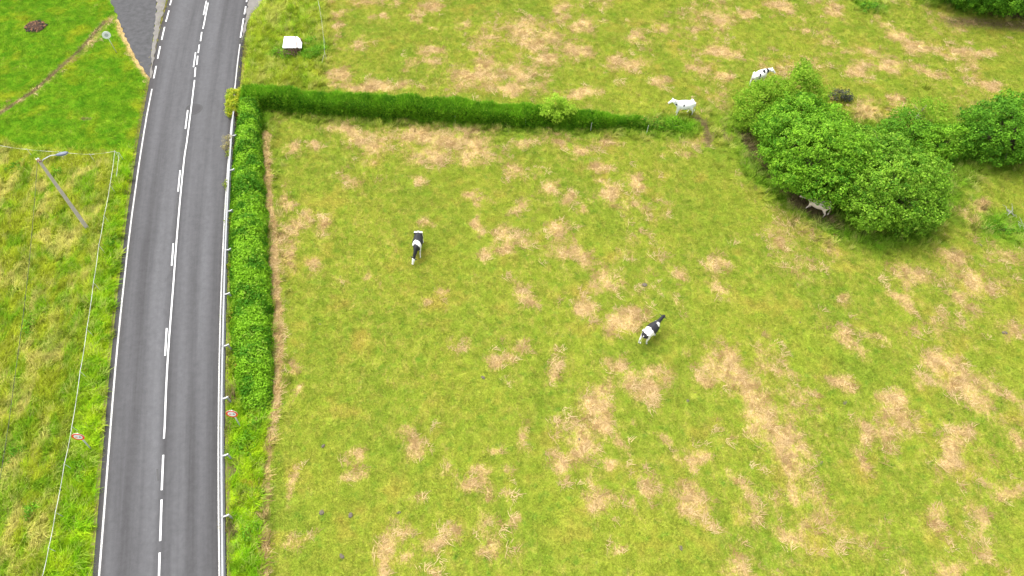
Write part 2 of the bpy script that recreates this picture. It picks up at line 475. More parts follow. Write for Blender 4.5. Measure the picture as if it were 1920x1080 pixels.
# ---- straw patches: u, v, radius across, radius down, turn, all read off the photograph's rows
PATCH = """635 29 14 8;810 10 22 12;785 31 12 8;696 31 9 6;721 33 9 6;740 10 12 8;681 3 14 5;635 50 8 7;669 81 16 11;812 52 10 5;873 45 14 6;912 71 14 9;896 91 18 8;983 56 34 18;1033 67 26 16;996 83 26 12;1079 94 30 14;1054 21 16 16;1092 46 22 12;808 96 26 8;808 115 14 7;892 142 56 20;908 121 22 12;975 137 40 18;1021 112 24 14;958 167 60 8;1096 177 22 12;1237 52 14 10;1342 37 24 14 30;1196 71 16 14;1350 96 34 12;1175 117 40 10;1308 127 20 11;1354 140 14 9;1235 154 12 8;1304 58 8 6;1392 25 18 8;692 160 80 7;633 142 14 10;758 130 8 6;1283 98 8 6;1465 15 24 10;1558 23 18 12;1562 7 12 6;1507 55 10 6;1685 67 26 14 20;1725 87 30 12;1590 97 12 7;1630 100 16 9;1790 97 34 9;1835 97 24 8;1610 130 24 14;1662 125 30 12;1735 133 34 10 20;1850 160 24 8;1677 187 16 12;1620 213 34 18;1665 225 20 10;1717 220 12 8;566 215 34 6;630 213 30 4;850 234 60 4;930 236 50 4;649 249 45 16 20;690 271 36 20 25;791 256 60 18;859 264 50 18;892 290 40 14;806 294 40 14;971 324 26 8;885 240 40 7;986 267 30 8;1046 252 18 5;1050 271 22 6;1091 286 24 8;1132 273 20 6;1132 316 24 7;1125 254 26 5;652 342 16 9 25;780 339 12 8;547 279 14 8;585 269 12 7;885 361 16 11;907 380 12 10;1024 350 16 14;1140 365 26 22 40;1189 380 22 12;1189 343 14 10;1069 372 14 7;1095 384 10 7;986 387 22 12;549 382 14 12;574 417 13 16;615 421 15 16;534 376 8 30;540 440 10 25;547 489 14 22;525 478 8 22;594 504 14 10;797 421 10 6;694 519 10 7;637 534 7 7;832 549 12 12;810 567 10 7;896 425 20 10;960 440 30 14 15;945 462 22 10;911 481 10 8;1080 477 45 18 25;1147 522 24 16 25;1117 537 14 10;979 552 28 12 30;1102 579 18 16;1170 594 30 14;1165 606 24 16;1042 432 20 8;865 644 16 12;1038 697 14 22;969 652 16 10;940 677 18 10;1156 685 14 16;1181 717 20 22;1140 725 10 20;1116 758 34 22;1083 799 28 24;1132 795 24 22;1091 831 30 22;1140 868 14 10;1046 860 14 18;1059 901 9 16;1116 933 26 24 30;985 819 12 18;932 860 12 10;839 882 14 12 40;887 893 14 10;891 921 20 12;949 925 10 10;784 827 22 14;671 848 18 14 130;663 880 16 16;545 905 11 24;561 1003 9 16;729 1019 24 24;724 1056 14 18;790 941 14 10;830 1003 20 16;908 994 24 14 30;940 1023 18 24;773 1040 14 12;806 1056 10 10;961 986 8 10;543 681 6 14;557 730 5 14;1462 455 24 10 40;1279 513 18 8;1350 549 14 22;1335 496 18 16;1271 567 8 12;1582 564 18 9 20;1684 564 24 14 30;1714 519 36 20 20;1785 474 30 12;1830 526 46 26 20;1800 564 26 18 40;1886 485 26 12 20;1582 639 34 12 40;1646 642 20 12 50;1717 616 12 8;1350 684 34 28;1380 710 34 20;1316 710 14 18;1230 702 24 20;1219 736 20 18;1417 760 20 40 -20;1430 800 24 30 -20;1759 676 40 20 40;1740 714 24 18 40;1807 732 46 36 40;1579 717 20 14;1522 732 10 8;1669 759 24 16 40;1687 796 34 24 40;1627 807 20 26 -20;1800 819 18 24 -20;1882 740 30 12 50;1909 627 16 16;1365 819 7 12;1477 815 30 18;1470 831 40 30 30;1477 869 26 20;1485 932 18 36 -20;1282 854 8 14;1309 872 18 18;1219 914 20 26;1294 940 24 34 -20;1316 985 18 16;1387 910 14 32 -20;1395 959 18 20;1395 1022 8 14;1384 1067 26 12;1474 1022 10 36 -30;1616 861 14 20 -20;1796 857 16 40;1789 876 20 18;1886 932 28 16;1856 910 16 12;1762 989 16 24;1837 977 18 18;1841 1052 24 16;1789 1067 24 14;1905 824 14 14;1460 690 10 8;1175 820 8 14;1180 945 8 12;1160 1020 14 10;1240 830 10 12;1690 440 16 8;1810 400 18 8;1790 330 24 14;1840 395 12 14;1825 420 10 8"""
straw = np.zeros(len(P2))
P2o = P2
P2 = P2o + np.stack([fbm(P2o[:, 0] * 0.9 + 3, P2o[:, 1] * 0.9 + 60, 3) - 0.5, fbm(P2o[:, 0] * 0.9 + 80, P2o[:, 1] * 0.9 + 9, 3) - 0.5], 1) * 2.0
for row in PATCH.split(';'):
    q = [float(a) for a in row.split()]
    u, v, ru, rv = q[:4]; ang = math.radians(q[4]) if len(q) > 4 else 0.0
    c = G(u, v); kx, ky = sx(v), sy(v)
    R_ = max(ru, rv) / min(kx, ky) * 3
    idx = np.where((np.abs(P2[:, 0] - c.x) < R_) & (np.abs(P2[:, 1] - c.y) < R_))[0]
    if not len(idx): continue
    du = (P2[idx, 0] - c.x) * kx; dv = -(P2[idx, 1] - c.y) * ky
    a = du * math.cos(ang) + dv * math.sin(ang); b = -du * math.sin(ang) + dv * math.cos(ang)
    e = (a / (ru * 1.04)) ** 2 + (b / (rv * 1.04)) ** 2
    straw[idx] = np.maximum(straw[idx], 0.76 * np.exp(-e * 0.60))
P2 = P2o
# faint general straw, more of it to the right and across the north of the field
n1 = fbm(P2[:, 0] * 0.35 + 4, P2[:, 1] * 0.30 + 8, 4); n2 = fbm(P2[:, 0] * 0.8, P2[:, 1] * 0.6 + 40, 3)
inpast = (1 - np.clip(lawn + meadow + verge + vtop, 0, 1))
east = np.clip((P2[:, 0] + 4) / 22, 0, 1); north = np.clip((P2[:, 1] - 34) / 14, 0, 1)
straw = np.maximum(straw, np.clip((n1 - 0.46) * 1.5, 0, 0.42) * (0.25 + 0.75 * np.maximum(east, north)) * (0.7 + 0.6 * n2))
straw *= inpast
hl = poly([(499, 250), (498, 290), (503, 370), (511, 440), (516, 520), (521, 600), (522, 660), (518, 740), (509, 800), (502, 860), (497, 950), (494, 1090)])
dl = line_dist(P2, hl)
wl = np.where(P2[:, 1] > G(0, 790).y, 0.27, 0.16)
edge_w = poly([(222, 38), (236, 72), (250, 100), (262, 122), (284, 148)])
straw = np.maximum(straw, np.clip(1.0 - (line_dist(P2, edge_w) / 0.34) ** 2 * 0.5 + (fbm(P2[:, 0] * 1.5, P2[:, 1] * 1.5, 3) - 0.5) * 0.6, 0, 0.85) * (line_dist(P2, edge_w) < 1.1))
straw = np.maximum(straw, 0.40 * np.exp(-(line_dist(P2, poly([(210, 30), (160, 95), (110, 135), (60, 175), (-60, 240)])) / 0.5) ** 2))

# ---- bare earth
dirt = np.zeros(len(P2))
def dline(pts, w, k):
    global dirt
    dirt = np.maximum(dirt, k * np.exp(-(line_dist(P2, poly(pts)) / w) ** 2))
dline([(1300, 215), (1314, 228), (1322, 240), (1327, 258), (1326, 272)], 0.42, 0.78)
dline([(1355, 245), (1362, 268)], 0.4, 0.62)
dline([(1403, 235), (1395, 260), (1418, 300), (1450, 335), (1490, 372), (1560, 420)], 0.8, 0.66)
dline([(1490, 385), (1525, 400), (1550, 415)], 0.8, 0.8)
dline([(1780, 42), (1850, 44), (1920, 50), (1960, 52)], 1.4, 0.58)
dline([(1860, 22), (1960, 30)], 1.0, 0.9)
dline([(195, 40), (150, 95), (100, 140), (62, 172), (0, 212), (-80, 250)], 0.30, 0.74)
dline([(447, 215), (449, 240), (446, 300), (440, 380)], 0.25, 0.62)
dline([(438, 735), (436, 750)], 0.35, 0.75)
dline([(438, 875), (438, 885)], 0.3, 0.75)
dline([(434, 990), (436, 1002)], 0.3, 0.75)
dline([(155, 222), (168, 223)], 0.25, 0.7)
dirt = np.maximum(dirt, 0.95 * np.clip(1.25 - np.hypot((P2[:, 0] - G(68, 50).x) / 1.05, (P2[:, 1] - G(68, 50).y) / 1.0), 0, 1))
# earth and dead grass right against the asphalt
dirt = np.maximum(dirt, 0.60 * np.clip(1 - (np.abs(d_road + 0.12) / 0.30) ** 2, 0, 1))

# ---- rich dark grass: under hedges, round trees, dung-fed rings
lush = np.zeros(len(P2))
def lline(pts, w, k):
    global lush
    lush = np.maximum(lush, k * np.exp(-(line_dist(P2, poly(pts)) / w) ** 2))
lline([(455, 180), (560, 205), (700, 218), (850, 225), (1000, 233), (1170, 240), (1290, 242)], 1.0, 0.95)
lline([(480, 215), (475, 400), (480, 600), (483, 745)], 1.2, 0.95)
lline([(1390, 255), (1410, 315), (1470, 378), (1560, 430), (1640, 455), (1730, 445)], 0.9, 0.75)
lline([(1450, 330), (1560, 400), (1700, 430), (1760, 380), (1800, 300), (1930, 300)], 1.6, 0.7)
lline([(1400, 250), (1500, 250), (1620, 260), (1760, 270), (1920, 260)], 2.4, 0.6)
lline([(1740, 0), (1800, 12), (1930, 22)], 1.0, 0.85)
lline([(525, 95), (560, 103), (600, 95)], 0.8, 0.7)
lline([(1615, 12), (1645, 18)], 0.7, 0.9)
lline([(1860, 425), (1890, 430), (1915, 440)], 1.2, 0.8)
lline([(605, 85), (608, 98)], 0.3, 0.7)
lush = np.maximum(lush, np.clip((fbm(P2[:, 0] * 0.5 + 90, P2[:, 1] * 0.5, 4) - 0.5) * 2.6, 0, 0.8) * (meadow * np.clip((G(0, 560).y - P2[:, 1]) / 9 + 0.35, 0.2, 1) + verge * 0.55))
straw *= (1 - 0.8 * np.clip(lush * 1.2, 0, 1))

hay_line = np.clip(1.15 - (dl / wl) ** 2 * 0.5, 0, 1.0)
straw = np.maximum(straw, hay_line); lush *= 1 - hay_line; verge *= 1 - hay_line
mask_a = np.stack([straw, lawn, np.clip(meadow + vtop * 0.55, 0, 1), np.ones(len(P2))], 1).astype(np.float32)
mask_b = np.stack([lush, np.clip(verge + vtop * 0.25, 0, 1), dirt, np.ones(len(P2))], 1).astype(np.float32)

hz = (fbm(P2[:, 0] * 0.12, P2[:, 1] * 0.12, 3) - 0.5) * 0.25 + (fbm(P2[:, 0] * 0.9, P2[:, 1] * 0.9, 3) - 0.5) * 0.07 + 0.03
far = np.clip((np.hypot(P2[:, 0], P2[:, 1] - 30) - 60) / 40, 0, 1)
hz = hz * np.clip((-paved - 0.1) / 1.5, 0, 1) * (1 - far) - 0.03 * (paved > -0.05)
nx, ny = len(gx), len(gy)
ii = np.arange(ny - 1)[:, None] * nx + np.arange(nx - 1)[None, :]
ii = ii.ravel()
quads = np.stack([ii, ii + 1, ii + 1 + nx, ii + nx], 1)
gme = fast_mesh('ground', np.stack([P2[:, 0], P2[:, 1], hz], 1), quads)

inview = np.ones(len(P2), bool)
cu = np.abs(P2[:, 0]); dep = CP * P2[:, 1] + SP * H
inview &= cu < dep * (960 / F) + 5
inview &= (P2[:, 1] > 2.5) & (P2[:, 1] < 65)
off = (paved < -0.02)
d_short = inview * off * np.clip(1 - meadow - 0.6 * verge, 0.15, 1) * (1 - 0.75 * np.clip(dirt * 1.2 - 0.3, 0, 1)) * np.where(straw > 0.55, 0.35, 1.0)
d_tall = inview * off * np.clip(meadow * 1.0 + verge * 0.8 + vtop * 0.55 + np.clip(lush, 0, 1) * 0.75, 0, 1) * np.clip((-paved - 0.15) / 0.5, 0, 1)
hn = fbm(P2[:, 0] * 1.9 + 5, P2[:, 1] * 1.4, 3)
d_hay = inview * off * np.clip(straw * 1.5 - 0.30 + (hn - 0.5) * 2.0, 0, 1) ** 1.3 * (straw > 0.12) * (paved < -0.3)

for nm, arr in (('mask_a', mask_a), ('mask_b', mask_b)):
    a = gme.attributes.new(nm, 'FLOAT_COLOR', 'POINT'); a.data.foreach_set('color', arr.ravel())
for nm, arr in (('d_short', d_short), ('d_tall', d_tall), ('d_hay', d_hay)):
    a = gme.attributes.new(nm, 'FLOAT', 'POINT'); a.data.foreach_set('value', arr.astype(np.float32))
ground = link('ground', gme, None, make_ground_mat(), smooth=True)
tag(ground, 'cattle pasture, mown lawn and rough verges on one sheet of turf', None, kind='structure')

# ---- blades grown on the ground with geometry nodes
def tuft_proto(name, n, rad, h, w, lean, seed, mat, flat=False, comb=None):
    r = np.random.default_rng(seed)
    V = []; Q = []
    for i in range(n):
        th = r.uniform(0, 2 * math.pi); rr = rad * math.sqrt(r.uniform())
        p = np.array([rr * math.cos(th), rr * math.sin(th), -0.01])
        if flat:
            a = r.normal(0.3, 0.9); d = np.array([math.cos(a), math.sin(a), 0]); p[2] = r.uniform(0.01, 0.07)
            L = h * r.uniform(0.5, 1.3); s = np.array([-d[1], d[0], 0]); c = r.normal(0, 0.28)
            p1 = p + d * L * 0.5 + s * L * c * 0.3; p2 = p + d * L + s * L * c
            p1[2] += r.uniform(0, 0.04); ww = w * r.uniform(0.6, 1.3)
            k = len(V); V += [p - s * ww / 2, p + s * ww / 2, p1 + s * ww / 2, p1 - s * ww / 2, p2 + s * ww * .2, p2 - s * ww * .2]
        else:
            a = (th if comb is None else comb) + r.normal(0, 0.9 if comb is None else 0.6); le = lean * r.uniform(0.3, 1.4)
            d = np.array([math.cos(a) * le, math.sin(a) * le, 1.0]); d /= np.linalg.norm(d)
            L = h * r.uniform(0.5, 1.25); s = np.array([-math.sin(a), math.cos(a), 0]) ; ww = w * r.uniform(0.6, 1.3)
            p1 = p + d * L * 0.55; p2 = p + d * L + np.array([math.cos(a), math.sin(a), -0.35]) * L * 0.3 * lean
            k = len(V); V += [p - s * ww / 2, p + s * ww / 2, p1 + s * ww / 2, p1 - s * ww / 2, p2 + s * ww * .15, p2 - s * ww * .15]
        Q += [(k, k + 1, k + 2, k + 3), (k + 3, k + 2, k + 4, k + 5)]
    me = fast_mesh(name, np.array(V), np.array(Q)); me.materials.append(mat)
    return bpy.data.objects.new(name, me)

def scatter(name, protos, attr, density, smin, smax, seed, label, cat, spin=math.pi):
    pc = bpy.data.collections.new(name + '_blades')
    for o in protos: pc.objects.link(o)
    ng = bpy.data.node_groups.new(name, 'GeometryNodeTree')
    ng.interface.new_socket('Geometry', in_out='INPUT', socket_type='NodeSocketGeometry')
    ng.interface.new_socket('Geometry', in_out='OUTPUT', socket_type='NodeSocketGeometry')
    N_ = ng.nodes; L_ = ng.links
    out = N_.new('NodeGroupOutput')
    oi = N_.new('GeometryNodeObjectInfo'); oi.inputs['Object'].default_value = ground
    dp = N_.new('GeometryNodeDistributePointsOnFaces'); dp.inputs['Seed'].default_value = seed
    na = N_.new('GeometryNodeInputNamedAttribute'); na.data_type = 'FLOAT'; na.inputs['Name'].default_value = attr
    mu = N_.new('ShaderNodeMath'); mu.operation = 'MULTIPLY'; mu.inputs[1].default_value = density
    L_.new(na.outputs['Attribute'], mu.inputs[0]); L_.new(mu.outputs[0], dp.inputs['Density'])
    L_.new(oi.outputs['Geometry'], dp.inputs['Mesh'])
    ci = N_.new('GeometryNodeCollectionInfo'); ci.inputs['Collection'].default_value = pc
    ci.inputs['Separate Children'].default_value = True; ci.inputs['Reset Children'].default_value = True
    ip = N_.new('GeometryNodeInstanceOnPoints'); ip.inputs['Pick Instance'].default_value = True
    L_.new(dp.outputs['Points'], ip.inputs['Points']); L_.new(ci.outputs[0], ip.inputs['Instance'])
    rr = N_.new('FunctionNodeRandomValue'); rr.data_type = 'FLOAT_VECTOR'
    rr.inputs[0].default_value = (-0.12, -0.12, -spin); rr.inputs[1].default_value = (0.12, 0.12, spin)
    L_.new(rr.outputs[0], ip.inputs['Rotation'])
    rs = N_.new('FunctionNodeRandomValue'); rs.data_type = 'FLOAT'
    rs.inputs[2].default_value = smin; rs.inputs[3].default_value = smax; rs.inputs['Seed'].default_value = 5
    L_.new(rs.outputs[1], ip.inputs['Scale'])
    L_.new(ip.outputs[0], out.inputs[0])
    me = bpy.data.meshes.new(name)
    o = link(name, me)
    md = o.modifiers.new('blades', 'NODES'); md.node_group = ng
    tag(o, label, cat, kind='stuff')
    return o

mshort = make_blade_mat('short grass blades', 'short')
mtall = make_blade_mat('tall grass blades', 'tall')
mhay = make_blade_mat('dry hay', 'hay')
scatter('pasture_grass', [tuft_proto('tuft', 22, 0.17, 0.085, 0.016, 1.0, 11 + i, mshort) for i in range(5)], 'd_short', 42, 0.6, 1.5, 3,
        'short grazed green grass covering the pasture and the lawn', 'grass')
scatter('meadow_grass', [tuft_proto('tall tuft', 26, 0.20, 0.46, 0.026, 1.2 if i % 2 else 0.7, 31 + i, mtall, comb=0.9) for i in range(6)], 'd_tall', 26, 0.55, 1.3, 4,
        'tall tangled grass of the rough meadow, verges and hedge foot', 'grass', spin=1.3)
scatter('hay', [tuft_proto('hay tuft', 13, 0.22, 0.32, 0.022, 1.0, 51 + i, mhay, flat=True) for i in range(5)], 'd_hay', 10, 0.7, 1.3, 6,
        'dry straw coloured hay lying in thin patches on the pasture', 'hay', spin=1.0)

# ================================================================== ROAD
def road_mat():
    m, t, p = new_mat('worn asphalt')
    uv = t.new('ShaderNodeUVMap', uv_map='road_uv').outputs[0]
    pos = t.new('ShaderNodeNewGeometry').outputs['Position']
    sep = t.new('ShaderNodeSeparateXYZ'); t.l.new(uv, sep.inputs[0]); u = sep.outputs[0]
    grain = t.noise(pos, 38, 5, 0.8)
    mott = t.noise(pos, 2.6, 6, 0.75)
    streak = t.noise(t.mapping(uv, scale=(0.8, 0.02, 1)), 1.0, 4, 0.55)
    streak2 = t.noise(t.mapping(uv, scale=(7.0, 0.10, 1), loc=(3, 0, 0)), 1.0, 4, 0.6)
    base = t.mix(t.ramp(streak, 0.34, 0.66), rgb(0.050, 0.0485, 0.050), rgb(0.098, 0.098, 0.102))
    base = t.mix(t.math('MULTIPLY', t.ramp(streak2, 0.45, 0.75), 0.15), base, rgb(0.122, 0.122, 0.127))
    # four polished wheel tracks
    wt = None
    for c in (1.15, 2.65, 4.05, 5.55):
        d = t.math('ABSOLUTE', t.math('SUBTRACT', u, c))
        k = t.math('SUBTRACT', 1.0, t.ramp(d, 0.12, 0.55))
        wt = k if wt is None else t.math('MAXIMUM', wt, k)
    wt = t.math('MULTIPLY', wt, t.ramp(t.noise(t.mapping(uv, scale=(0.6, 0.06, 1)), 1.0, 3, 0.6), 0.3, 0.6))
    blot = t.noise(t.mapping(uv, scale=(1.0, 0.3, 1), loc=(7, 2, 0)), 1.6, 6, 0.7)
    base = t.mix(t.math('MULTIPLY', t.ramp(blot, 0.5, 0.7), 0.3), base, rgb(0.046, 0.045, 0.047))
    base = t.mix(t.math('MULTIPLY', wt, 0.32), base, rgb(0.118, 0.118, 0.124))
    edge = t.math('SUBTRACT', 1.0, t.ramp(t.math('MINIMUM', u, t.math('SUBTRACT', 6.75, u)), 0.05, 0.75))
    base = t.mix(t.math('MULTIPLY', edge, 0.65), base, rgb(0.040, 0.035, 0.034))
    v = t.math('ADD', t.math('MULTIPLY_ADD', grain, 1.1, 0.14), t.math('MULTIPLY', mott, 0.62))
    cc = t.new('ShaderNodeCombineColor')
    for i in range(3): t.l.new(v, cc.inputs[i])
    c = t.mix(1.0, base, cc.outputs[0], 'MULTIPLY')
    t.l.new(c, p.inputs['Base Color'])
    p.inputs['Roughness'].default_value = 0.88; p.inputs['Specular IOR Level'].default_value = 0.25
    b = t.new('ShaderNodeBump'); b.inputs['Strength'].default_value = 0.5; b.inputs['Distance'].default_value = 0.012
    t.l.new(grain, b.inputs['Height']); t.l.new(b.outputs[0], p.inputs['Normal'])
    return m

n = len(EdgeL); K = 10
along = np.concatenate([[0], np.cumsum(np.linalg.norm(np.diff(EdgeL, axis=0), axis=1))])
V = []; UV = []
for i in range(n):
    wid = np.linalg.norm(EdgeR[i] - EdgeL[i])
    for k in range(K + 1):
        s = k / K; q = EdgeL[i] * (1 - s) + EdgeR[i] * s
        V.append((q[0], q[1], 0.004 + 0.045 * (1 - (2 * s - 1) ** 2))); UV.append((s * 6.75, along[i]))
Q = [(i * (K + 1) + k, i * (K + 1) + k + 1, (i + 1) * (K + 1) + k + 1, (i + 1) * (K + 1) + k) for i in range(n - 1) for k in range(K)]
# edge thickness
b0 = len(V)
for i in range(n): V.append((EdgeL[i][0], EdgeL[i][1], -0.12)); UV.append((0, along[i]))
for i in range(n): V.append((EdgeR[i][0], EdgeR[i][1], -0.12)); UV.append((6.75, along[i]))
for i in range(n - 1):
    Q.append((i * (K + 1), (i + 1) * (K + 1), b0 + i + 1, b0 + i))
    Q.append((b0 + n + i, b0 + n + i + 1, (i + 1) * (K + 1) + K, i * (K + 1) + K))
rme = fast_mesh('road', np.array(V), np.array(Q))
uvl = rme.uv_layers.new(name='road_uv')
li = np.zeros(len(rme.loops), dtype=np.int32); rme.loops.foreach_get('vertex_index', li)
uvl.data.foreach_set('uv', np.array(UV, dtype=np.float32)[li].ravel())
rme.update()
road = link('road', rme, None, road_mat())
tag(road, 'grey two lane country road with wheel-worn asphalt', None, kind='structure')

def crown(q):
    """height of the asphalt at a world point"""
    i = int(np.argmin(np.abs(EdgeL[:, 1] - q[1])))
    wid = np.linalg.norm(EdgeR[i] - EdgeL[i]); s = np.clip(np.dot(q - EdgeL[i], (EdgeR[i] - EdgeL[i]) / wid) / wid, 0, 1)
    return 0.004 + 0.045 * (1 - (2 * s - 1) ** 2)

def paint_mat(name, wear, col=(0.62, 0.62, 0.61)):
    m, t, p = new_mat(name)
    pos = t.new('ShaderNodeNewGeometry').outputs['Position']
    nz = t.noise(pos, 22, 6, 0.8)
    f = t.ramp(nz, wear - 0.1, wear + 0.1)
    c = t.mix(f, rgb(0.20, 0.195, 0.185), rgb(*col))
    t.l.new(c, p.inputs['Base Color']); p.inputs['Roughness'].default_value = 0.7
    return m
paint = paint_mat('white road paint', 0.33)
paint_worn = paint_mat('worn white edge paint', 0.46, (0.56, 0.55, 0.53))

def ribbon(name, pts, width, mat, parent, label=None):
    pts = np.array(pts, float); V = []; Q = []
    d = np.gradient(pts, axis=0); d /= np.linalg.norm(d, axis=1)[:, None]; nrm = np.stack([-d[:, 1], d[:, 0]], 1)
    for i, q in enumerate(pts):
        for s in (-1, 1):
            e = q + nrm[i] * s * width / 2
            V.append((e[0], e[1], crown(e) + 0.007))
    for i in range(len(pts) - 1): Q.append((2 * i, 2 * i + 1, 2 * i + 3, 2 * i + 2))
    o = link(name, mesh(name, V, Q), parent, mat)
    if label: o['label'] = label
    return o

def pw(pts, step=1.0):
    p = np.array([tuple(G(u, v))[:2] for u, v in pts])
    out = [p[0]]
    for a, b in zip(p[:-1], p[1:]):
        k = max(1, int(np.linalg.norm(b - a) / step))
        for j in range(1, k + 1): out.append(a + (b - a) * j / k)
    return out

iL = np.where(Ls[:, 1] < G(286.5, 161).y)[0]
ribbon('edge_line', Ls[iL], 0.11, paint_worn, road)
iR = np.where((Rs[:, 1] < G(0, 78).y))[0]
ribbon('edge_line', Rs[iR], 0.09, paint_worn, road, 'worn edge line running beside the guardrail')
for a, b in (((288.5, 147), (292.8, 124)), ((295.7, 110), (300.5, 87)), ((303.2, 75), (308.7, 51)), ((311.2, 41), (317, 20)), ((318.7, 10), (323.5, -6))):
    ribbon('edge_dash', pw([a, b]), 0.12, paint, road)
for a, b in (((451, 71), (456.8, 35)), ((458.3, 27), (461, 12)), ((462.2, 4), (465, -10))):
    ribbon('edge_dash', pw([a, b]), 0.12, paint, road)
ribbon('centre_line', catmull(np.array([tuple(G(u, v))[:2] for u, v in [(308, 823), (309.5, 800), (312.7, 717.5), (317.3, 642), (322, 580), (325.9, 530), (331, 460), (337.3, 385), (346, 297.5), (351, 265), (360, 195), (365.2, 151)]]), 5), 0.105, paint, road)
DASH = [((306.8, 853.5), (304, 919.5)), ((303.7, 937), (301.2, 1014.7)), ((300.2, 1036.5), (298, 1110)), ((297.6, 1128), (296, 1205)),
        ((352.5, 207.5), (348, 242.5)), ((338.3, 320), (334.4, 360)), ((325.5, 457), (322.6, 499)), ((313.2, 616), (310.2, 667.5)),
        ((390.5, 6), (381, 55)), ((387.3, 2.5), (382, 29)), ((378.7, 61), (376.4, 78)), ((374.2, 84.5), (372, 100)), ((371.2, 105.5), (369.4, 122.5)),
        ((367, 127.5), (365.5, 145)), ((367.2, 99), (363.2, 126.7)), ((393.5, 0), (396, -14)), ((399, -30), (407, -66))]
for a, b in DASH:
    ribbon('centre_dash', pw([a, b]), 0.11, paint, road)
for k in range(1, 8):                                        # dashes going on beyond the frame
    p = np.array(tuple(G(399, -30))[:2]); q = np.array(tuple(G(407, -66))[:2]); d = (q - p) / np.linalg.norm(q - p)
    ribbon('centre_dash', [p + d * (8 * k), p + d * (8 * k + 3)], 0.14, paint, road)

for pts_ in ([(327.6, 478), (326.2, 492), (324.6, 512)], [(337.8, 372), (336.4, 385), (335.6, 396)], [(301.5, 880), (302.0, 902)]):
    q_ = pw(pts_, 0.25); q_ = [a + np.array([-0.16 + random.uniform(-.03, .03), 0]) for a in q_]
    ribbon('tar_repair', q_, 0.09, plain('tar filler', (0.022, 0.022, 0.023), 0.5, var=0.3, scale=12), road)
# repaired round patch with a tar seam
patch_m = plain('patched asphalt', (0.058, 0.056, 0.058), 0.85, var=0.3, scale=20, spec=0.2)
tar_m = plain('tar seam', (0.012, 0.012, 0.013), 0.5, var=0.2, scale=20)
c = G(364, 205.5); zc = crown(np.array((c.x, c.y)))
ring = []; disc = []
for k in range(28):
    th = 2 * math.pi * k / 28; rr = 0.66 + 0.02 * math.sin(3 * th)
    e = (math.cos(th) * rr * 1.0, math.sin(th) * rr * 0.95)
    disc.append((c.x + e[0], c.y + e[1], zc + 0.003)); ring.append(e)
link('asphalt_patch', mesh('patch', disc, [tuple(range(28))]), road, patch_m)
V = []; Q = []
for k, e in enumerate(ring):
    for s in (0.86, 1.08): V.append((c.x + e[0] * s, c.y + e[1] * s, zc + 0.0052))
for k in range(28): a = 2 * k; b = 2 * ((k + 1) % 28); Q.append((a, a + 1, b + 1, b))
link('tar_seam', mesh('tar_seam', V, Q), road, tar_m)

# side road, pavement strip and apron
def slab(name, pts2, z, mat, label, depth=0.1):
    rr_ = random.Random(len(pts2)); q_ = []
    for i in range(len(pts2)):                      # crumbling, uneven edge
        a = np.array(pts2[i]); b = np.array(pts2[(i + 1) % len(pts2)]); L_ = np.linalg.norm(b - a); k = min(40, max(1, int(L_ / 0.35)))
        nrm = np.array([-(b - a)[1], (b - a)[0]]) / (L_ + 1e-9)
        for j in range(k): q_.append(tuple(a + (b - a) * j / k + nrm * (rr_.uniform(-0.10, 0.10) if 0 < j else 0)))
    pts2 = q_
    n = len(pts2)
    V = [(p[0], p[1], z) for p in pts2] + [(p[0], p[1], z - depth) for p in pts2]
    Fs = [tuple(range(n))] + [(i, (i + n), ((i + 1) % n) + n, (i + 1) % n) for i in range(n)]
    me = mesh(name, V, Fs)
    o = link(name, me, None, mat); tag(o, label, None, kind='structure'); return o
asph = plain('coarse dark asphalt', (0.068, 0.068, 0.070), 0.92, var=0.55, scale=2.2, spec=0.2, bump=0.4)
conc = plain('dusty pale concrete', (0.17, 0.16, 0.145), 0.9, var=0.35, scale=2.5, spec=0.2, bump=0.3)
far_y = lambda pts, d: pts
sp = [tuple(G(u, v))[:2] for u, v in [(281, 146), (262, 122), (251, 100), (238, 76), (224, 42), (211, 10), (196, -40), (150, -140), (285, -140), (298, -40), (292, 30), (286, 80)]]
slab('side_road', sp, 0.012, asph, 'dark asphalt side road joining the main road at a sharp angle')
pp = [tuple(G(u, v))[:2] for u, v in [(281, 146), (286, 81), (292, 31), (298, -39), (285, -139), (330, -139), (320, -40), (309, 12), (301.5, 38), (294, 80), (287, 120), (284, 147)]]
slab('pavement', pp, 0.030, conc, 'pale dusty paved strip between the side road and the main road')
ap = [tuple(G(u, v))[:2] for u, v in [(452.5, 82), (458.5, 45), (466.5, 0), (474, -40), (492, -140), (575, -140), (520, -45), (490, 5), (470, 30), (458, 62)]]
slab('apron', ap, 0.014, conc, 'pale gravelly apron widening beside the right edge of the road')

# ================================================================== HEDGES
m_reed = leaf_mat('reed green leaves', (0.075, 0.235, 0.010), (0.200, 0.440, 0.018), (0.34, 0.52, 0.04), 0.3)
m_nettle = leaf_mat('nettle green leaves', (0.070, 0.225, 0.010), (0.245, 0.480, 0.022), (0.315, 0.477, 0.055), 0.3)
m_stem = plain('dark leafy stems', (0.022, 0.045, 0.010), 0.9, var=0.3, scale=5, spec=0.1)
m_oak = leaf_mat('hedgerow tree leaves', (0.065, 0.205, 0.010), (0.245, 0.485, 0.026), (0.309, 0.501, 0.048), 0.28)
m_oak2 = leaf_mat('fresh hedgerow tree leaves', (0.075, 0.210, 0.012), (0.265, 0.480, 0.033), (0.306, 0.466, 0.060), 0.28)
m_dark = leaf_mat('dark hedgerow tree leaves', (0.050, 0.170, 0.010), (0.185, 0.410, 0.024), None, 0.22)
m_lime = leaf_mat('yellow green young leaves', (0.130, 0.300, 0.014), (0.300, 0.480, 0.034), (0.40, 0.52, 0.06), 0.35)
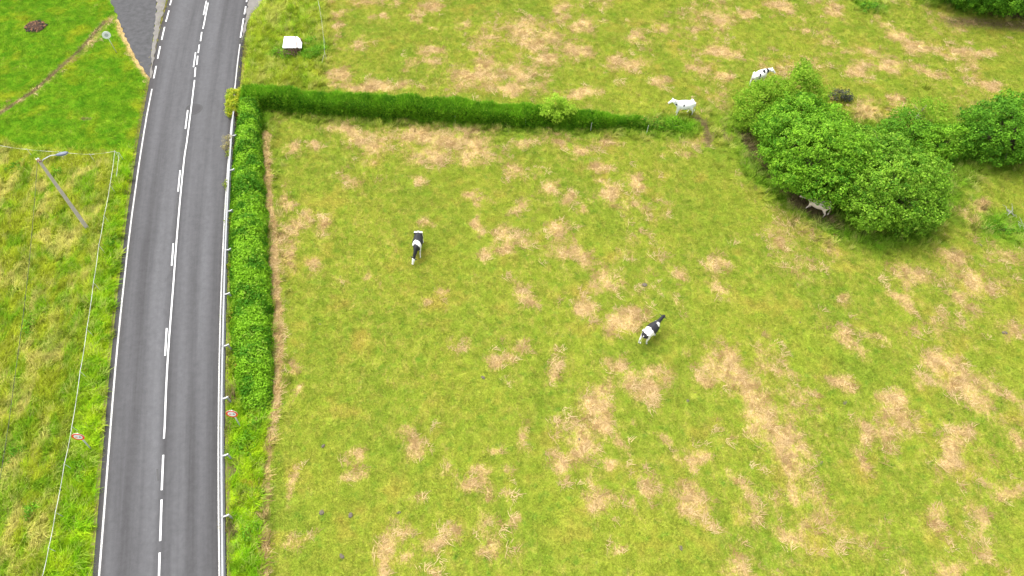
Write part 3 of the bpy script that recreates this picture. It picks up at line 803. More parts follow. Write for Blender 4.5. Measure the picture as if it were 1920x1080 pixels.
m_sap = leaf_mat('bright sapling leaves', (0.240, 0.450, 0.022), (0.420, 0.600, 0.060), None, 0.4)
m_yel = leaf_mat('yellow flowers and leaves', (0.230, 0.400, 0.025), (0.620, 0.620, 0.045), (0.85, 0.78, 0.06), 0.35)
m_pale = leaf_mat('pale seeding stalks', (0.30, 0.27, 0.12), (0.50, 0.44, 0.20), (0.6, 0.5, 0.1), 0.3)
m_grey = leaf_mat('grey thorny twigs and leaves', (0.050, 0.055, 0.040), (0.120, 0.120, 0.095), (0.10, 0.19, 0.03), 0.15)
m_bramble = leaf_mat('bramble leaves', (0.084, 0.225, 0.015), (0.269, 0.405, 0.038), (0.504, 0.300, 0.075), 0.28)
m_bark = plain('brown bark', (0.085, 0.065, 0.048), 0.9, var=0.4, scale=10, spec=0.2, bump=0.6)

def hedge(name, rows, label, leafmat, seed, nb, nl, blade_len, leaf_size, rough=0.12, stemcolor=m_stem, slope=False, tv_=1.8):
    """rows: (near/right base point, far/left base point, height)"""
    r = np.random.default_rng(seed)
    A = np.array([tuple(a)[:2] for a, b, h in rows]); B = np.array([tuple(b)[:2] for a, b, h in rows]); Hh = np.array([h for a, b, h in rows])
    c0 = (A[0] + B[0]) / 2
    L = np.concatenate([[0], np.cumsum(np.linalg.norm(np.diff((A + B) / 2, axis=0), axis=1))])
    root = empty(name, (c0[0], c0[1], 0)); tag(root, label, 'hedge')
    prof = np.array([(0.00, 0.0), (0.02, 0.45), (0.07, 0.82), (0.22, 0.98), (0.5, 1.0), (0.78, 0.98), (0.93, 0.82), (0.98, 0.45), (1.0, 0.0)])
    if slope: prof[4:] = [(0.45, 1.0), (0.66, 0.92), (0.82, 0.62), (0.93, 0.30), (1.0, 0.0)]
    pl = np.concatenate([[0], np.cumsum([0.45, 0.4, 0.25, 0.3, 0.3, 0.25, 0.4, 0.45])]); pl /= pl[-1]
    def surf(t, s, k=1.0):
        a = np.stack([np.interp(t, L, A[:, i]) for i in (0, 1)], 1); b = np.stack([np.interp(t, L, B[:, i]) for i in (0, 1)], 1)
        h = np.interp(t, L, Hh) * (1 + (fbm(t * 0.7, s * 1.5 + seed, 4) - 0.5) * 0.75)
        px_ = np.interp(s, pl, prof[:, 0]); pz = np.interp(s, pl, prof[:, 1])
        px_ = 0.5 + (px_ - 0.5) * k * (1 + (fbm(t * 1.1 + 9, s * 3 + seed, 3) - 0.5) * 0.5)
        xy = a + (b - a) * px_[:, None]
        endf = np.clip(np.minimum(t, L[-1] - t) / 0.6, 0, 1) ** 0.5
        z = h * pz * k * (0.25 + 0.75 * endf)
        w = (b - a) / np.linalg.norm(b - a, axis=1)[:, None]
        side = (px_ - 0.5) * 2
        N = np.stack([w[:, 0] * side, w[:, 1] * side, np.clip(pz, 0.1, 1) ** 3 * 1.3 + 0.15], 1)
        N /= np.linalg.norm(N, axis=1)[:, None]
        return np.concatenate([xy, z[:, None]], 1), N
    # core of stems
    nt = int(L[-1] / 0.4); ns = 14
    T, S = np.meshgrid(np.linspace(0.1, L[-1] - 0.1, nt), np.linspace(0, 1, ns), indexing='ij')
    P, N = surf(T.ravel(), S.ravel(), 0.80)
    P[:, 2] -= 0.02
    qi = (np.arange(nt - 1)[:, None] * ns + np.arange(ns - 1)[None]).ravel()
    Q = np.stack([qi, qi + ns, qi + ns + 1, qi + 1], 1)
    loc = np.array([c0[0], c0[1], 0])
    link('stems', fast_mesh('stems', P - loc, Q), root, stemcolor, smooth=True)
    n = int(L[-1] * nb); t = r.uniform(0, L[-1], n); s = r.uniform(0.03, 0.97, n)
    P, N = surf(t, s, 1.0); P += N * (r.uniform(-0.25, 0.04, n) + 0.28 * np.clip(fbm(t * 2.6, s * 7 + 3, 3) - 0.45, 0, 1))[:, None]; P[:, 2] = np.maximum(P[:, 2], 0.02)
    tint = np.clip((fbm(t * 1.3, s * 4, 3) - 0.5) * tv_ + 0.5 + r.normal(0, 0.22, n), 0, 1)
    D = N * 0.7 + np.array([0, 0, 0.7])
    link('grass_blades', blades_mesh('blades', P - loc, D, blade_len, 0.032, tint, seed, 0.38), root, leafmat)
    n = int(L[-1] * nl)
    if n:
        t = r.uniform(0, L[-1], n); s = r.uniform(0.03, 0.97, n)
        P, N = surf(t, s, 1.0); P += N * (r.uniform(-0.18, rough, n))[:, None]; P[:, 2] = np.maximum(P[:, 2], 0.03)
        tint = np.clip((fbm(t * 1.6 + 4, s * 5, 3) - 0.5) * (tv_ + 0.8) + 0.55 + r.normal(0, 0.2, n), 0, 1)
        link('leaves', leaves_mesh('leaves', P - loc, N, leaf_size, tint, 0.55, seed + 1, 0.6), root, leafmat)
    return root

def row(fu, fv, bu, bv, h):     # front base pixel, back TOP pixel at height h
    return (G(fu, fv, 0), G(bu, bv, h), h)
hedge('hedge', [row(452, 205, 447, 161, 1.35), row(490, 207, 485, 160, 1.4), row(560, 215, 560, 165, 1.45), row(630, 220, 630, 169, 1.45), row(700, 225, 700, 174, 1.45),
                row(775, 229, 775, 179, 1.45), row(850, 233, 850, 183, 1.4), row(920, 237, 920, 188, 1.4), row(1000, 241, 1000, 196, 1.3), row(1080, 243, 1080, 206, 1.15), row(1135, 244, 1135, 211, 1.0), row(1178, 243, 1180, 219, 0.75), row(1215, 243, 1215, 226, 0.45)],
      'tall clipped bright green hedge running across the pasture from the roadside corner', m_reed, 21, 2300, 500, 0.30, 0.11)
def rrow(ru, rv, lu, lv, h):    # right base pixel, left base pixel
    return (G(ru, rv, 0), G(lu, lv, 0), h)
hedge('hedge', [rrow(489, 190, 452, 190, 1.12), rrow(489, 208, 451, 208, 1.16), rrow(486, 240, 449, 240, 1.12), rrow(489, 300, 444, 300, 1.07), rrow(493, 360, 440, 360, 1.07), rrow(497, 430, 438, 430, 1.03), rrow(500, 500, 437, 500, 1.03),
                rrow(504, 570, 438, 570, 0.99), rrow(506, 640, 441, 640, 0.90), rrow(507, 700, 446, 700, 0.82), rrow(504, 745, 458, 750, 0.60), rrow(496, 772, 464, 775, 0.30)],
      'leafy nettle filled hedge growing along the road behind the guardrail', m_nettle, 22, 1300, 2600, 0.28, 0.15, 0.28, slope=True, tv_=3.4)

# ================================================================== BUSHES AND TREES
def foliage_points(lobes, seed, per_m2, leaves_per, clump_r, fill=0.35):
    r = np.random.default_rng(seed); PP = []; NN = []; TT = []
    C = np.array([l[0] for l in lobes], float); Rr = np.array([l[1] if hasattr(l[1], '__len__') else (l[1],) * 3 for l in lobes], float)
    for i in range(len(lobes)):
        area = 4 * math.pi * (Rr[i].prod()) ** (2 / 3); n = int(area * per_m2)
        d = r.normal(0, 1, (n, 3)); d /= np.linalg.norm(d, axis=1)[:, None]
        lump = 1 + (fbm(d[:, 0] * 2.2 + i * 7 + seed, d[:, 1] * 2.2 + d[:, 2] * 1.7, 3) - 0.5) * 0.55
        k = np.where(r.uniform(size=n) < fill, r.uniform(0.45, 0.85, n), r.uniform(0.86, 1.04, n))
        c = C[i] + d * Rr[i] * (k * lump)[:, None]
        keep = c[:, 2] > 0.15
        for j in range(len(lobes)):
            if j != i:
                q = np.linalg.norm((c - C[j]) / Rr[j], axis=1); keep &= q > 0.72
        c = c[keep]; d = d[keep]; k = k[keep]
        m = len(c); ct = r.normal(0.5, 0.24, m) + r.uniform(-0.16, 0.16)
        o = r.normal(0, 1, (m, leaves_per, 3)); o /= np.linalg.norm(o, axis=2)[:, :, None]
        o = o * (clump_r * r.uniform(0.35, 1.0, (m, leaves_per)) ** 0.6)[:, :, None] * np.array([1, 1, 0.7])
        o *= r.uniform(0.6, 1.35, (m, 1, 1))
        P = (c[:, None] + o); N = o / clump_r * 0.8 + d[:, None] * 0.7 + np.array([0, 0, 0.35])
        t = ct[:, None] + r.normal(0, 0.17, (m, leaves_per)) 
        PP.append(P.reshape(-1, 3)); NN.append(N.reshape(-1, 3)); TT.append(t.ravel())
    P = np.concatenate(PP); N = np.concatenate(NN); T = np.concatenate(TT)
    N /= np.linalg.norm(N, axis=1)[:, None] + 1e-9
    ok = P[:, 2] > 0.05
    return P[ok], N[ok], T[ok]

def plant(name, cat, label, base, lobes, mat, seed, size=0.14, per_m2=7, leaves_per=34, clump=0.34, trunk_r=0.13, group=None, crown_name='crown', stems=1, fill=0.35, jitter=0.55):
    """base world point; lobes in world coordinates [(centre, radius)]"""
    root = empty(name, (base[0], base[1], 0)); tag(root, label, cat, group)
    loc = np.array([base[0], base[1], 0.0])
    P, N, T = foliage_points([(np.array(c) - loc, R) for c, R in lobes], seed, per_m2, leaves_per, clump, fill)
    link(crown_name, leaves_mesh(crown_name, P, N, size, T, 0.7, seed, jitter), root, mat)
    r = random.Random(seed)
    for s in range(stems):
        mb = MB(); th = r.uniform(0, 6.28); off_ = 0 if stems == 1 else 0.35
        b = Vector((math.cos(th) * off_, math.sin(th) * off_, -0.05))
        top = sum((Vector(np.array(c) - loc) for c, R in lobes), Vector()) / len(lobes)
        fork = b.lerp(top, 0.45) + Vector((r.uniform(-.1, .1), r.uniform(-.1, .1), 0))
        mb.loft([b, b.lerp(fork, 0.5) + Vector((r.uniform(-.06, .06), r.uniform(-.06, .06), 0)), fork], [trunk_r * 1.25, trunk_r, trunk_r * 0.85], 8)
        for c, R in lobes:
            q = Vector(np.array(c) - loc); mid = fork.lerp(q, 0.5) + Vector((r.uniform(-.2, .2), r.uniform(-.2, .2), r.uniform(0, .2)))
            mb.loft([fork, mid, q], [trunk_r * 0.6, trunk_r * 0.4, trunk_r * 0.15], 6)
            for k in range(5 if trunk_r > 0.06 else 2):
                e = q + Vector((r.uniform(-1, 1), r.uniform(-1, 1), r.uniform(-.4, 1))) * (R if not hasattr(R, '__len__') else R[0]) * 0.75
                mb.loft([mid, mid.lerp(e, 0.6), e], [trunk_r * 0.25, trunk_r * 0.15, trunk_r * 0.05], 5)
        mb.build('trunk' if trunk_r > 0.06 else 'stem', m_bark, root)
    return root

def lb(u, v, z, r): return (tuple(G(u, v, z)), r)

# the big clump by the gap, from its near end to its far end
plant('tree', 'tree', 'round dense crowned tree at the near right end of the tree clump', G(1700, 405),
      [lb(1672, 352, 3.0, (2.7, 2.5, 2.3)), lb(1722, 340, 2.6, (2.0, 2.1, 2.0)), lb(1640, 388, 2.0, (2.1, 1.8, 1.6)), lb(1712, 392, 1.9, (2.1, 1.8, 1.6)), lb(1668, 300, 3.0, (2.2, 2.0, 1.9))],
      m_oak2, 101, trunk_r=0.2)
plant('tree', 'tree', 'broad green tree in the middle of the clump, cow sheltering under its edge', G(1550, 345),
      [lb(1530, 285, 3.2, (2.6, 2.5, 2.4)), lb(1480, 262, 2.7, (2.2, 2.1, 2.0)), lb(1500, 318, 2.3, (2.0, 1.8, 1.6)), lb(1560, 340, 2.4, (2.1, 1.9, 1.7)), lb(1590, 300, 2.8, (2.1, 2.0, 1.9)), lb(1533, 348, 2.1, (1.6, 1.0, 1.0))],
      m_oak, 102, trunk_r=0.2)
plant('tree', 'tree', 'smaller dark tree squeezed behind the middle of the clump', G(1500, 240),
      [lb(1500, 222, 2.6, (2.0, 1.9, 1.8)), lb(1545, 238, 2.3, (2.0, 1.8, 1.7)), lb(1460, 235, 2.2, (1.6, 1.6, 1.6))],
      m_oak, 103, trunk_r=0.15)
plant('shrub', 'shrub', 'yellow green shrub at the far left end of the clump, half hiding a cow', G(1418, 225),
      [lb(1422, 192, 1.6, (1.7, 1.5, 1.5)), lb(1410, 222, 1.1, (1.3, 1.2, 1.1)), lb(1445, 172, 1.7, (1.2, 1.1, 1.2)), lb(1425, 168, 1.3, (0.8, 0.6, 0.7))],
      m_lime, 104, size=0.12, per_m2=9, leaves_per=30, clump=0.34, trunk_r=0.07)
plant('shrub', 'shrub', 'feathery light green ash sapling standing up behind the clump', G(1505, 195),
      [lb(1505, 158, 2.6, (1.3, 1.2, 1.5)), lb(1482, 178, 1.9, (1.1, 1.1, 1.2)), lb(1530, 182, 1.8, (1.1, 1.1, 1.1)), lb(1506, 130, 3.0, (0.7, 0.7, 0.8))],
      m_lime, 105, size=0.13, per_m2=8, leaves_per=28, clump=0.36, trunk_r=0.05, fill=0.5)
plant('shrub', 'shrub', 'bushy mid green shrub filling the gap between the two biggest trees', G(1610, 330),
      [lb(1625, 272, 2.5, (1.5, 1.3, 1.2)), lb(1605, 262, 2.2, (1.4, 1.3, 1.2)), lb(1640, 300, 2.2, (1.3, 1.2, 1.2))],
      m_oak2, 106, trunk_r=0.08)
plant('shrub', 'shrub', 'dark leafed shrub with light feathery tops behind the round tree', G(1690, 262),
      [lb(1690, 236, 1.5, (1.5, 1.2, 1.3)), lb(1672, 248, 1.2, (1.1, 1.0, 1.1)), lb(1722, 255, 1.3, (1.5, 1.1, 1.1))],
      m_dark, 107, size=0.12, leaves_per=28, trunk_r=0.07)
plant('shrub', 'shrub', 'pale feathery young shrub with bare grey twigs above the dark hedge bushes', G(1732, 240),
      [lb(1735, 206, 1.9, (1.6, 1.1, 1.1)), lb(1700, 212, 1.7, (1.0, 0.8, 0.9)), lb(1760, 222, 1.6, (1.3, 1.0, 1.0))],
      m_lime, 108, size=0.12, per_m2=4, leaves_per=18, clump=0.38, trunk_r=0.04, fill=0.5)
plant('shrub', 'shrub', 'olive green shrub between the round tree and the right hand tree', G(1770, 285),
      [lb(1768, 262, 1.4, (1.7, 1.3, 1.3)), lb(1790, 272, 1.1, (1.3, 1.2, 1.1)), lb(1748, 280, 1.0, (1.1, 1.0, 1.0))],
      m_oak, 109, size=0.13, trunk_r=0.08)
plant('tree', 'tree', 'dense dark green tree cut by the right edge of the photo', G(1895, 300),
      [lb(1865, 235, 2.4, (2.3, 2.0, 2.0)), lb(1900, 222, 2.6, (2.3, 2.0, 1.9)), lb(1842, 256, 1.9, (1.7, 1.6, 1.6)), lb(1895, 262, 2.0, (2.4, 1.7, 1.7)), lb(1950, 245, 2.4, (2.4, 2.2, 2.0)), lb(2010, 250, 2.2, (2.4, 2.2, 2.0))],
      m_dark, 110, trunk_r=0.18)
plant('tree', 'tree', 'dark broad tree whose lower edge hangs into the top right corner', G(1890, 10),
      [lb(1820, -32, 2.2, (2.6, 2.0, 2.0)), lb(1870, -25, 2.5, (2.5, 2.2, 2.1)), lb(1920, -22, 2.6, (2.8, 2.2, 2.3)), lb(1780, -40, 1.8, (2.2, 1.6, 1.6)), lb(1980, -30, 2.5, (2.6, 2.4, 2.2)), lb(1880, -70, 4.0, (4.5, 3.0, 2.5))],
      m_dark, 111, trunk_r=0.22)
plant('shrub', 'shrub', 'small dark grey thorn bush behind the tree clump', G(1578, 190),
      [lb(1576, 178, 0.5, (0.85, 0.6, 0.55)), lb(1588, 181, 0.4, (0.5, 0.45, 0.4))], m_grey, 112, size=0.10, per_m2=9, leaves_per=22, clump=0.22, trunk_r=0.03, stems=3)
plant('weed_clump', 'weeds', 'round clump of blue green nettles alone in the far pasture', G(1630, 20),
      [lb(1630, 14, 0.3, (0.95, 0.7, 0.4))], m_dark, 113, size=0.11, per_m2=8, leaves_per=18, clump=0.22, trunk_r=0.015, stems=3, crown_name='leaves')
plant('sapling', 'sapling', 'bright yellow green sapling poking out of the hedge across the pasture', G(1046, 236),
      [lb(1045, 196, 1.9, (1.0, 0.7, 0.8)), lb(1028, 212, 1.5, (0.7, 0.6, 0.55)), lb(1062, 207, 1.5, (0.7, 0.6, 0.6)), lb(1046, 216, 1.2, (0.9, 0.6, 0.5))],
      m_sap, 114, size=0.13, per_m2=8, leaves_per=24, clump=0.28, trunk_r=0.035, fill=0.5)
plant('flowering_bush', 'bush', 'yellow flowering bush leaning over the road at the hedge corner', G(446, 208),
      [lb(437, 182, 0.9, (0.55, 0.6, 0.6)), lb(438, 197, 0.75, (0.6, 0.6, 0.55)), lb(434, 206, 0.5, (0.5, 0.5, 0.45)), lb(446, 178, 0.8, (0.5, 0.5, 0.5))],
      m_yel, 115, size=0.085, per_m2=26, leaves_per=40, clump=0.2, trunk_r=0.02, stems=3)
plant('weed_clump', 'weeds', 'pale dry weed clump overhanging the asphalt beside the guardrail', G(433, 275),
      [lb(428, 262, 0.55, (0.4, 0.5, 0.4)), lb(425, 274, 0.35, (0.35, 0.4, 0.3))], m_pale, 116, size=0.06, per_m2=16, leaves_per=20, clump=0.18, trunk_r=0.012, stems=3, crown_name='leaves')
plant('weed_clump', 'weeds', 'rust brown dead weeds under the yellow flowering bush', G(449, 225),
      [lb(447, 214, 0.4, (0.45, 0.45, 0.35))], leaf_mat('rusty dead stalks', (0.10, 0.045, 0.02), (0.25, 0.12, 0.05)), 117, size=0.07, per_m2=16, leaves_per=20, clump=0.18, trunk_r=0.012, stems=3, crown_name='leaves')
# scraggly end of the hedge
plant('bramble_bush', 'bush', 'tangled yellowish bramble at the thin end of the hedge', G(1205, 240),
      [lb(1185, 229, 0.5, (0.7, 0.5, 0.5)), lb(1207, 231, 0.45, (0.8, 0.5, 0.45)), lb(1232, 231, 0.5, (0.6, 0.5, 0.5))],
      m_bramble, 118, size=0.09, per_m2=12, leaves_per=22, clump=0.2, trunk_r=0.015, stems=4, crown_name='leaves')
plant('bramble_bush', 'bush', 'last green bush at the open end of the hedge near the white cow', G(1258, 242),
      [lb(1243, 235, 0.45, (0.6, 0.5, 0.45)), lb(1260, 230, 0.6, (0.8, 0.55, 0.55)), lb(1277, 238, 0.35, (0.6, 0.5, 0.35))],
      m_nettle, 119, size=0.09, per_m2=12, leaves_per=22, clump=0.2, trunk_r=0.015, stems=4, crown_name='leaves')
# brambles round the covered woodpile
plant('bramble_bush', 'bush', 'dark bramble bush at the left foot of the covered woodpile', G(520, 106),
      [lb(520, 99, 0.35, (0.75, 0.5, 0.4)), lb(533, 103, 0.35, (0.6, 0.45, 0.35))], m_oak, 120, size=0.09, per_m2=12, leaves_per=20, clump=0.2, trunk_r=0.015, stems=3, crown_name='leaves')
plant('bramble_bush', 'bush', 'bright spreading bramble bush right of the covered woodpile', G(590, 105),
      [lb(580, 101, 0.4, (0.9, 0.55, 0.45)), lb(598, 94, 0.35, (0.7, 0.5, 0.4)), lb(572, 108, 0.3, (0.6, 0.45, 0.35))], m_nettle, 121, size=0.09, per_m2=12, leaves_per=20, clump=0.2, trunk_r=0.015, stems=3, crown_name='leaves')
plant('bramble_bush', 'bush', 'small bramble bush behind the pale stone beside the woodpile', G(582, 80),
      [lb(583, 75, 0.35, (0.6, 0.4, 0.35))], m_oak, 122, size=0.09, per_m2=12, leaves_per=20, clump=0.2, trunk_r=0.015, stems=3, crown_name='leaves')
plant('weed_clump', 'weeds', 'dark green nettle patch near the right edge below the trees', G(1862, 430),
      [lb(1862, 424, 0.25, (0.9, 0.5, 0.35)), lb(1888, 432, 0.2, (0.7, 0.5, 0.3))], m_dark, 123, size=0.10, per_m2=6, leaves_per=14, clump=0.22, trunk_r=0.012, stems=3, crown_name='leaves')

# weeds standing between the rail and the hedge, and in the long grass
m_weed = leaf_mat('verge weeds', (0.16, 0.26, 0.012), (0.34, 0.42, 0.03), (0.45, 0.30, 0.06), 0.35)
rs_ = random.Random(77)
WEEDS = [(441, 290, 'lime weeds behind the guardrail near its far end'), (437, 350, 'lime weeds beside the fourth visible guardrail post'), (436, 420, 'yellowish weeds between guardrail and hedge at mid height'),
         (436, 505, 'yellow green weeds between guardrail and hedge left of the grazing cow'), (438, 590, 'weeds at the road side foot of the hedge, lower half'), (442, 690, 'weeds at the road side foot of the hedge just above its end'),
         (478, 792, 'dark green weeds where the roadside hedge ends'), (465, 835, 'lone dark weed clump in the verge below the hedge end'), (455, 935, 'broad weed clump in the right verge near the bottom'), (470, 1000, 'dark weed clump nearest the bottom in the right verge'),
         (210, 458, 'dark green weed clump beside the fence tape right of the lamp post'), (30, 320, 'dark weeds left of the lamp head in the meadow corner'), (110, 325, 'weed clump under the lamp arm'), (60, 610, 'green weed clump in the middle of the rough meadow'),
         (60, 960, 'dark weed clump low in the rough meadow'), (150, 880, 'weeds just below the left red ringed sign'), (20, 860, 'dark weeds at the left edge of the meadow')]
for i, (u, v, lab) in enumerate(WEEDS):
    R0 = rs_.uniform(0.35, 0.6); c_ = G(u, v); low = i >= 6
    plant('weed_clump', 'weeds', lab, c_, [((c_.x, c_.y, 0.30), (R0, R0 * 1.1, 0.28)), ((c_.x + rs_.uniform(-.4, .4), c_.y + rs_.uniform(-.7, .7), 0.22), (R0 * .7, R0 * .8, 0.24))],
          m_nettle if low and i != 8 else m_weed, 200 + i, size=0.10, per_m2=9, leaves_per=16, clump=0.2, trunk_r=0.012, stems=2, group='weed clumps in the verges', crown_name='leaves')
# dead branches
def branch(name, pts, label):
    c = G(*pts[0]); root = empty(name, (c.x, c.y, 0)); tag(root, label, 'branch')
    r = random.Random(len(pts) + int(pts[0][0])); mt = m_deadwood; mb = MB(); tw = MB()
    W = [G(u, v) - Vector((c.x, c.y, 0)) + Vector((0, 0, 0.12 + 0.1 * (i % 2))) for i, (u, v) in enumerate(pts)]
    mb.loft(W, [0.07 * (1 - 0.7 * i / (len(W) - 1)) for i in range(len(W))], 7); mb.build('limb', mt, root)
    for k in range(14):
        a = W[r.randrange(len(W))]; e = a + Vector((r.uniform(-.7, .7), r.uniform(-.7, .7), r.uniform(.0, .35)))
        m_ = a.lerp(e, 0.5) + Vector((r.uniform(-.1, .1), r.uniform(-.1, .1), 0.05)); tw.loft([a, m_, e], [0.02, 0.014, 0.006], 5)
    tw.build('twigs', mt, root)
m_deadwood = plain('weathered grey wood', (0.30, 0.29, 0.26), 0.85, var=0.3, scale=12, spec=0.2)
branch('fallen_branch', [(1886, 396), (1893, 402), (1900, 407)], 'short bleached branch lying in long grass near the right edge')
branch('fallen_branch', [(1906, 418), (1915, 426), (1928, 433)], 'grey fallen branch tangled at the very right edge')
branch('fallen_branch', [(1714, 226), (1719, 219), (1724, 212)], 'bare grey branch showing behind the feathery young shrub')

# ================================================================== GUARDRAIL
m_galv = plain('galvanised steel', (0.28, 0.285, 0.29), 0.5, metal=0.15, var=0.14, scale=3, spec=0.5)
m_post = plain('dull galvanised steel', (0.42, 0.43, 0.44), 0.55, metal=0.1, var=0.15, scale=6, spec=0.4)
RAIL = [(u_ + 1.6, v_) for u_, v_ in [(438, 208), (436.8, 215), (433.5, 257), (429.8, 310), (426.5, 370), (423.7, 430), (420.6, 520), (417.6, 640), (415.6, 740), (415.2, 830), (415.8, 920), (416.7, 1020), (417.6, 1100), (419, 1200)]]
rw = np.array([tuple(G(u, v, 0.62))[:2] for u, v in RAIL])
rw = catmull(np.vstack([rw, rw[-1] + (rw[-1] - rw[-2]) / np.linalg.norm(rw[-1] - rw[-2]) * 12]), 10)
rl = np.concatenate([[0], np.cumsum(np.linalg.norm(np.diff(rw, axis=0), axis=1))])
def rail_at(d):
    p = np.array([np.interp(d, rl, rw[:, 0]), np.interp(d, rl, rw[:, 1])])
    q = np.array([np.interp(d + 0.2, rl, rw[:, 0]), np.interp(d + 0.2, rl, rw[:, 1])])
    t = (q - p) / np.linalg.norm(q - p)
    return p, t, np.array([-t[1], t[0]])      # last one points to the field (path runs towards the camera)
post_d = []
for v in (257, 323, 395, 471, 555, 646, 745, 855, 973, 1101):
    y = G(425, v, 0.66).y; i = int(np.argmin(np.abs(rw[:, 1] - y))); post_d.append(rl[i])
post_d += [post_d[-1] + 3.7 * k for k in (1, 2, 3)]
p0, t0, n0 = rail_at(0.0)
gr = empty('guardrail', (p0[0], p0[1], 0)); tag(gr, 'long galvanised steel guardrail with stub posts along the right side of the road', 'guardrail')
off0 = Vector((p0[0], p0[1], 0))
prof = [(0.045, 0.775), (0.0, 0.765), (-0.01, 0.745), (-0.085, 0.715), (-0.085, 0.675), (-0.012, 0.635), (-0.012, 0.595), (-0.085, 0.555), (-0.085, 0.515), (-0.01, 0.485), (0.0, 0.465), (0.04, 0.455)]
fence_marks = [0.0] + post_d
for a, b in zip(fence_marks[:-1], fence_marks[1:]):
    k = 5; V = []; Q = []
    ds = np.linspace(a - 0.06, b + 0.06, k); m_ = len(prof)
    for d in ds:
        p, t, nn = rail_at(max(0, d)); sg = 1 if nn[0] > 0 else -1
        p = p + t * min(0, d)
        for th in (0.0, 0.006):
            for o_, z in prof:
                q = p + nn * sg * (o_ + th); V.append((q[0] - off0.x, q[1] - off0.y, z + th * 0.5))
    for i in range(k - 1):
        for j in range(m_ - 1):
            x0 = i * 2 * m_ + j; Q.append((x0, x0 + 1, x0 + 2 * m_ + 1, x0 + 2 * m_)); x1 = x0 + m_; Q.append((x1, x1 + 2 * m_, x1 + 2 * m_ + 1, x1 + 1))
        e0 = i * 2 * m_; Q.append((e0, e0 + 2 * m_, e0 + 3 * m_, e0 + m_)); e1 = e0 + m_ - 1; Q.append((e1, e1 + m_, e1 + 3 * m_, e1 + 2 * m_))
    link('rail_section', mesh('rail', V, Q), gr, m_galv)
pm = MB(); pm.box((0.34, 0, 0.38), (0.10, 0.055, 0.84)); pm.box((0.34, 0, 0.805), (0.115, 0.07, 0.012))
post_me = mesh('post', pm.v, pm.f); post_me.materials.append(m_post)
sm_ = MB(); sm_.box((0.17, 0, 0.70), (0.26, 0.09, 0.12)); spacer_me = mesh('spacer', sm_.v, sm_.f); spacer_me.materials.append(m_galv)
for d in post_d:
    p, t, nn = rail_at(d); sg = 1 if nn[0] > 0 else -1; nn = nn * sg
    o = link('post', post_me, gr); o.location = (p[0] - off0.x, p[1] - off0.y, 0); o.rotation_euler = (0, 0, math.atan2(nn[1], nn[0]) + 0.08)
    s_ = link('spacer', spacer_me, o)

# ================================================================== SIGNS
m_white = plain('white reflective sheet', (0.90, 0.90, 0.90), 0.4, var=0.04, scale=10)
m_red = plain('red reflective sheet', (0.88, 0.085, 0.02), 0.4, var=0.06, scale=10)
m_black = plain('black print', (0.02, 0.02, 0.022), 0.5, var=0.05, scale=10)
m_tube = plain('galvanised tube', (0.52, 0.53, 0.50), 0.55, metal=0.1, var=0.12, scale=8)
m_backgrey = plain('dull white sign sheet', (0.50, 0.51, 0.53), 0.5, var=0.10, scale=6)

def disc_mesh(name, r, y, thick, rin=0.0, seg=40):
    V = []; Fs = []
    if rin == 0:
        for yy in (y, y + thick):
            for k in range(seg): th = 2 * math.pi * k / seg; V.append((r * math.cos(th), yy, r * math.sin(th)))
        Fs = [tuple(range(seg)), tuple(range(2 * seg - 1, seg - 1, -1))] + [(k, k + seg, (k + 1) % seg + seg, (k + 1) % seg) for k in range(seg)]
    else:
        for k in range(seg):
            th = 2 * math.pi * k / seg
            for rr, yy in ((r, y), (rin, y), (rin, y + thick), (r, y + thick)): V.append((rr * math.cos(th), yy, rr * math.sin(th)))
        for k in range(seg):
            a = 4 * k; b = 4 * ((k + 1) % seg)
            for i in range(4): Fs.append((a + i, a + (i + 1) % 4, b + (i + 1) % 4, b + i))
    return mesh(name, V, Fs)

def car_pict(name, cx, mat, root, zc):
    mb = MB()
    mb.box((cx, -0.016, zc - 0.015), (0.12, 0.004, 0.038)); mb.box((cx, -0.016, zc + 0.020), (0.08, 0.004, 0.034), taper=1.0)
    for s in (-1, 1): mb.box((cx + s * 0.042, -0.016, zc - 0.044), (0.022, 0.004, 0.022))
    mb.build(name, mat, root)

def no_passing(pos, zc, rz, label, left):
    root = empty('road_sign', (pos.x, pos.y, 0), rz); tag(root, label, 'road sign', 'red ringed signs either side of the road')
    mb = MB(); mb.loft([(0.05, 0.06, -0.1), (0.05, 0.06, zc + 0.28)], 0.042, 10); mb.build('pole', m_tube, root, True)
    o = link('sign_plate', disc_mesh('plate', 0.345, 0.0, 0.02), root, m_backgrey); o.location = (0, 0, zc)
    o = link('red_ring', disc_mesh('ring', 0.345, -0.010, 0.008, 0.24), root, m_red); o.location = (0, 0, zc)
    o = link('white_face', disc_mesh('face', 0.24, -0.010, 0.008), root, m_white); o.location = (0, 0, zc)
    car_pict('car_symbol', -0.10, m_red, root, zc); root.children[-1]['label'] = 'left car symbol'
    car_pict('car_symbol', 0.11, m_black, root, zc)
    for dz in (-0.12, 0.12): mb = MB(); mb.box((0.05, 0.03, zc + dz), (0.12, 0.05, 0.03)); mb.build('bracket', m_tube, root)
    # the whole sign leans back a little
    root.rotation_euler = (math.radians(-9), 0, rz)
    return root
no_passing(G(147, 819, 1.63) - Vector((0, 0.26, 0)), 1.65, 0.06, 'red ringed no passing sign standing in long grass left of the road', True)
no_passing(G(435, 776, 1.63) - Vector((0, 0.26, 0)), 1.65, 0.03, 'red ringed no passing sign behind the guardrail below the hedge end', False)
b = G(219, 99); root = empty('road_sign', (b.x, b.y, 0), 0.55)
tag(root, 'plain round grey white sign on a thin pole on the lawn by the side road', 'road sign')
mb = MB(); mb.loft([(0, 0, -0.1), (-0.02, 0.0, 2.12)], 0.03, 10); mb.build('pole', m_tube, root, True)
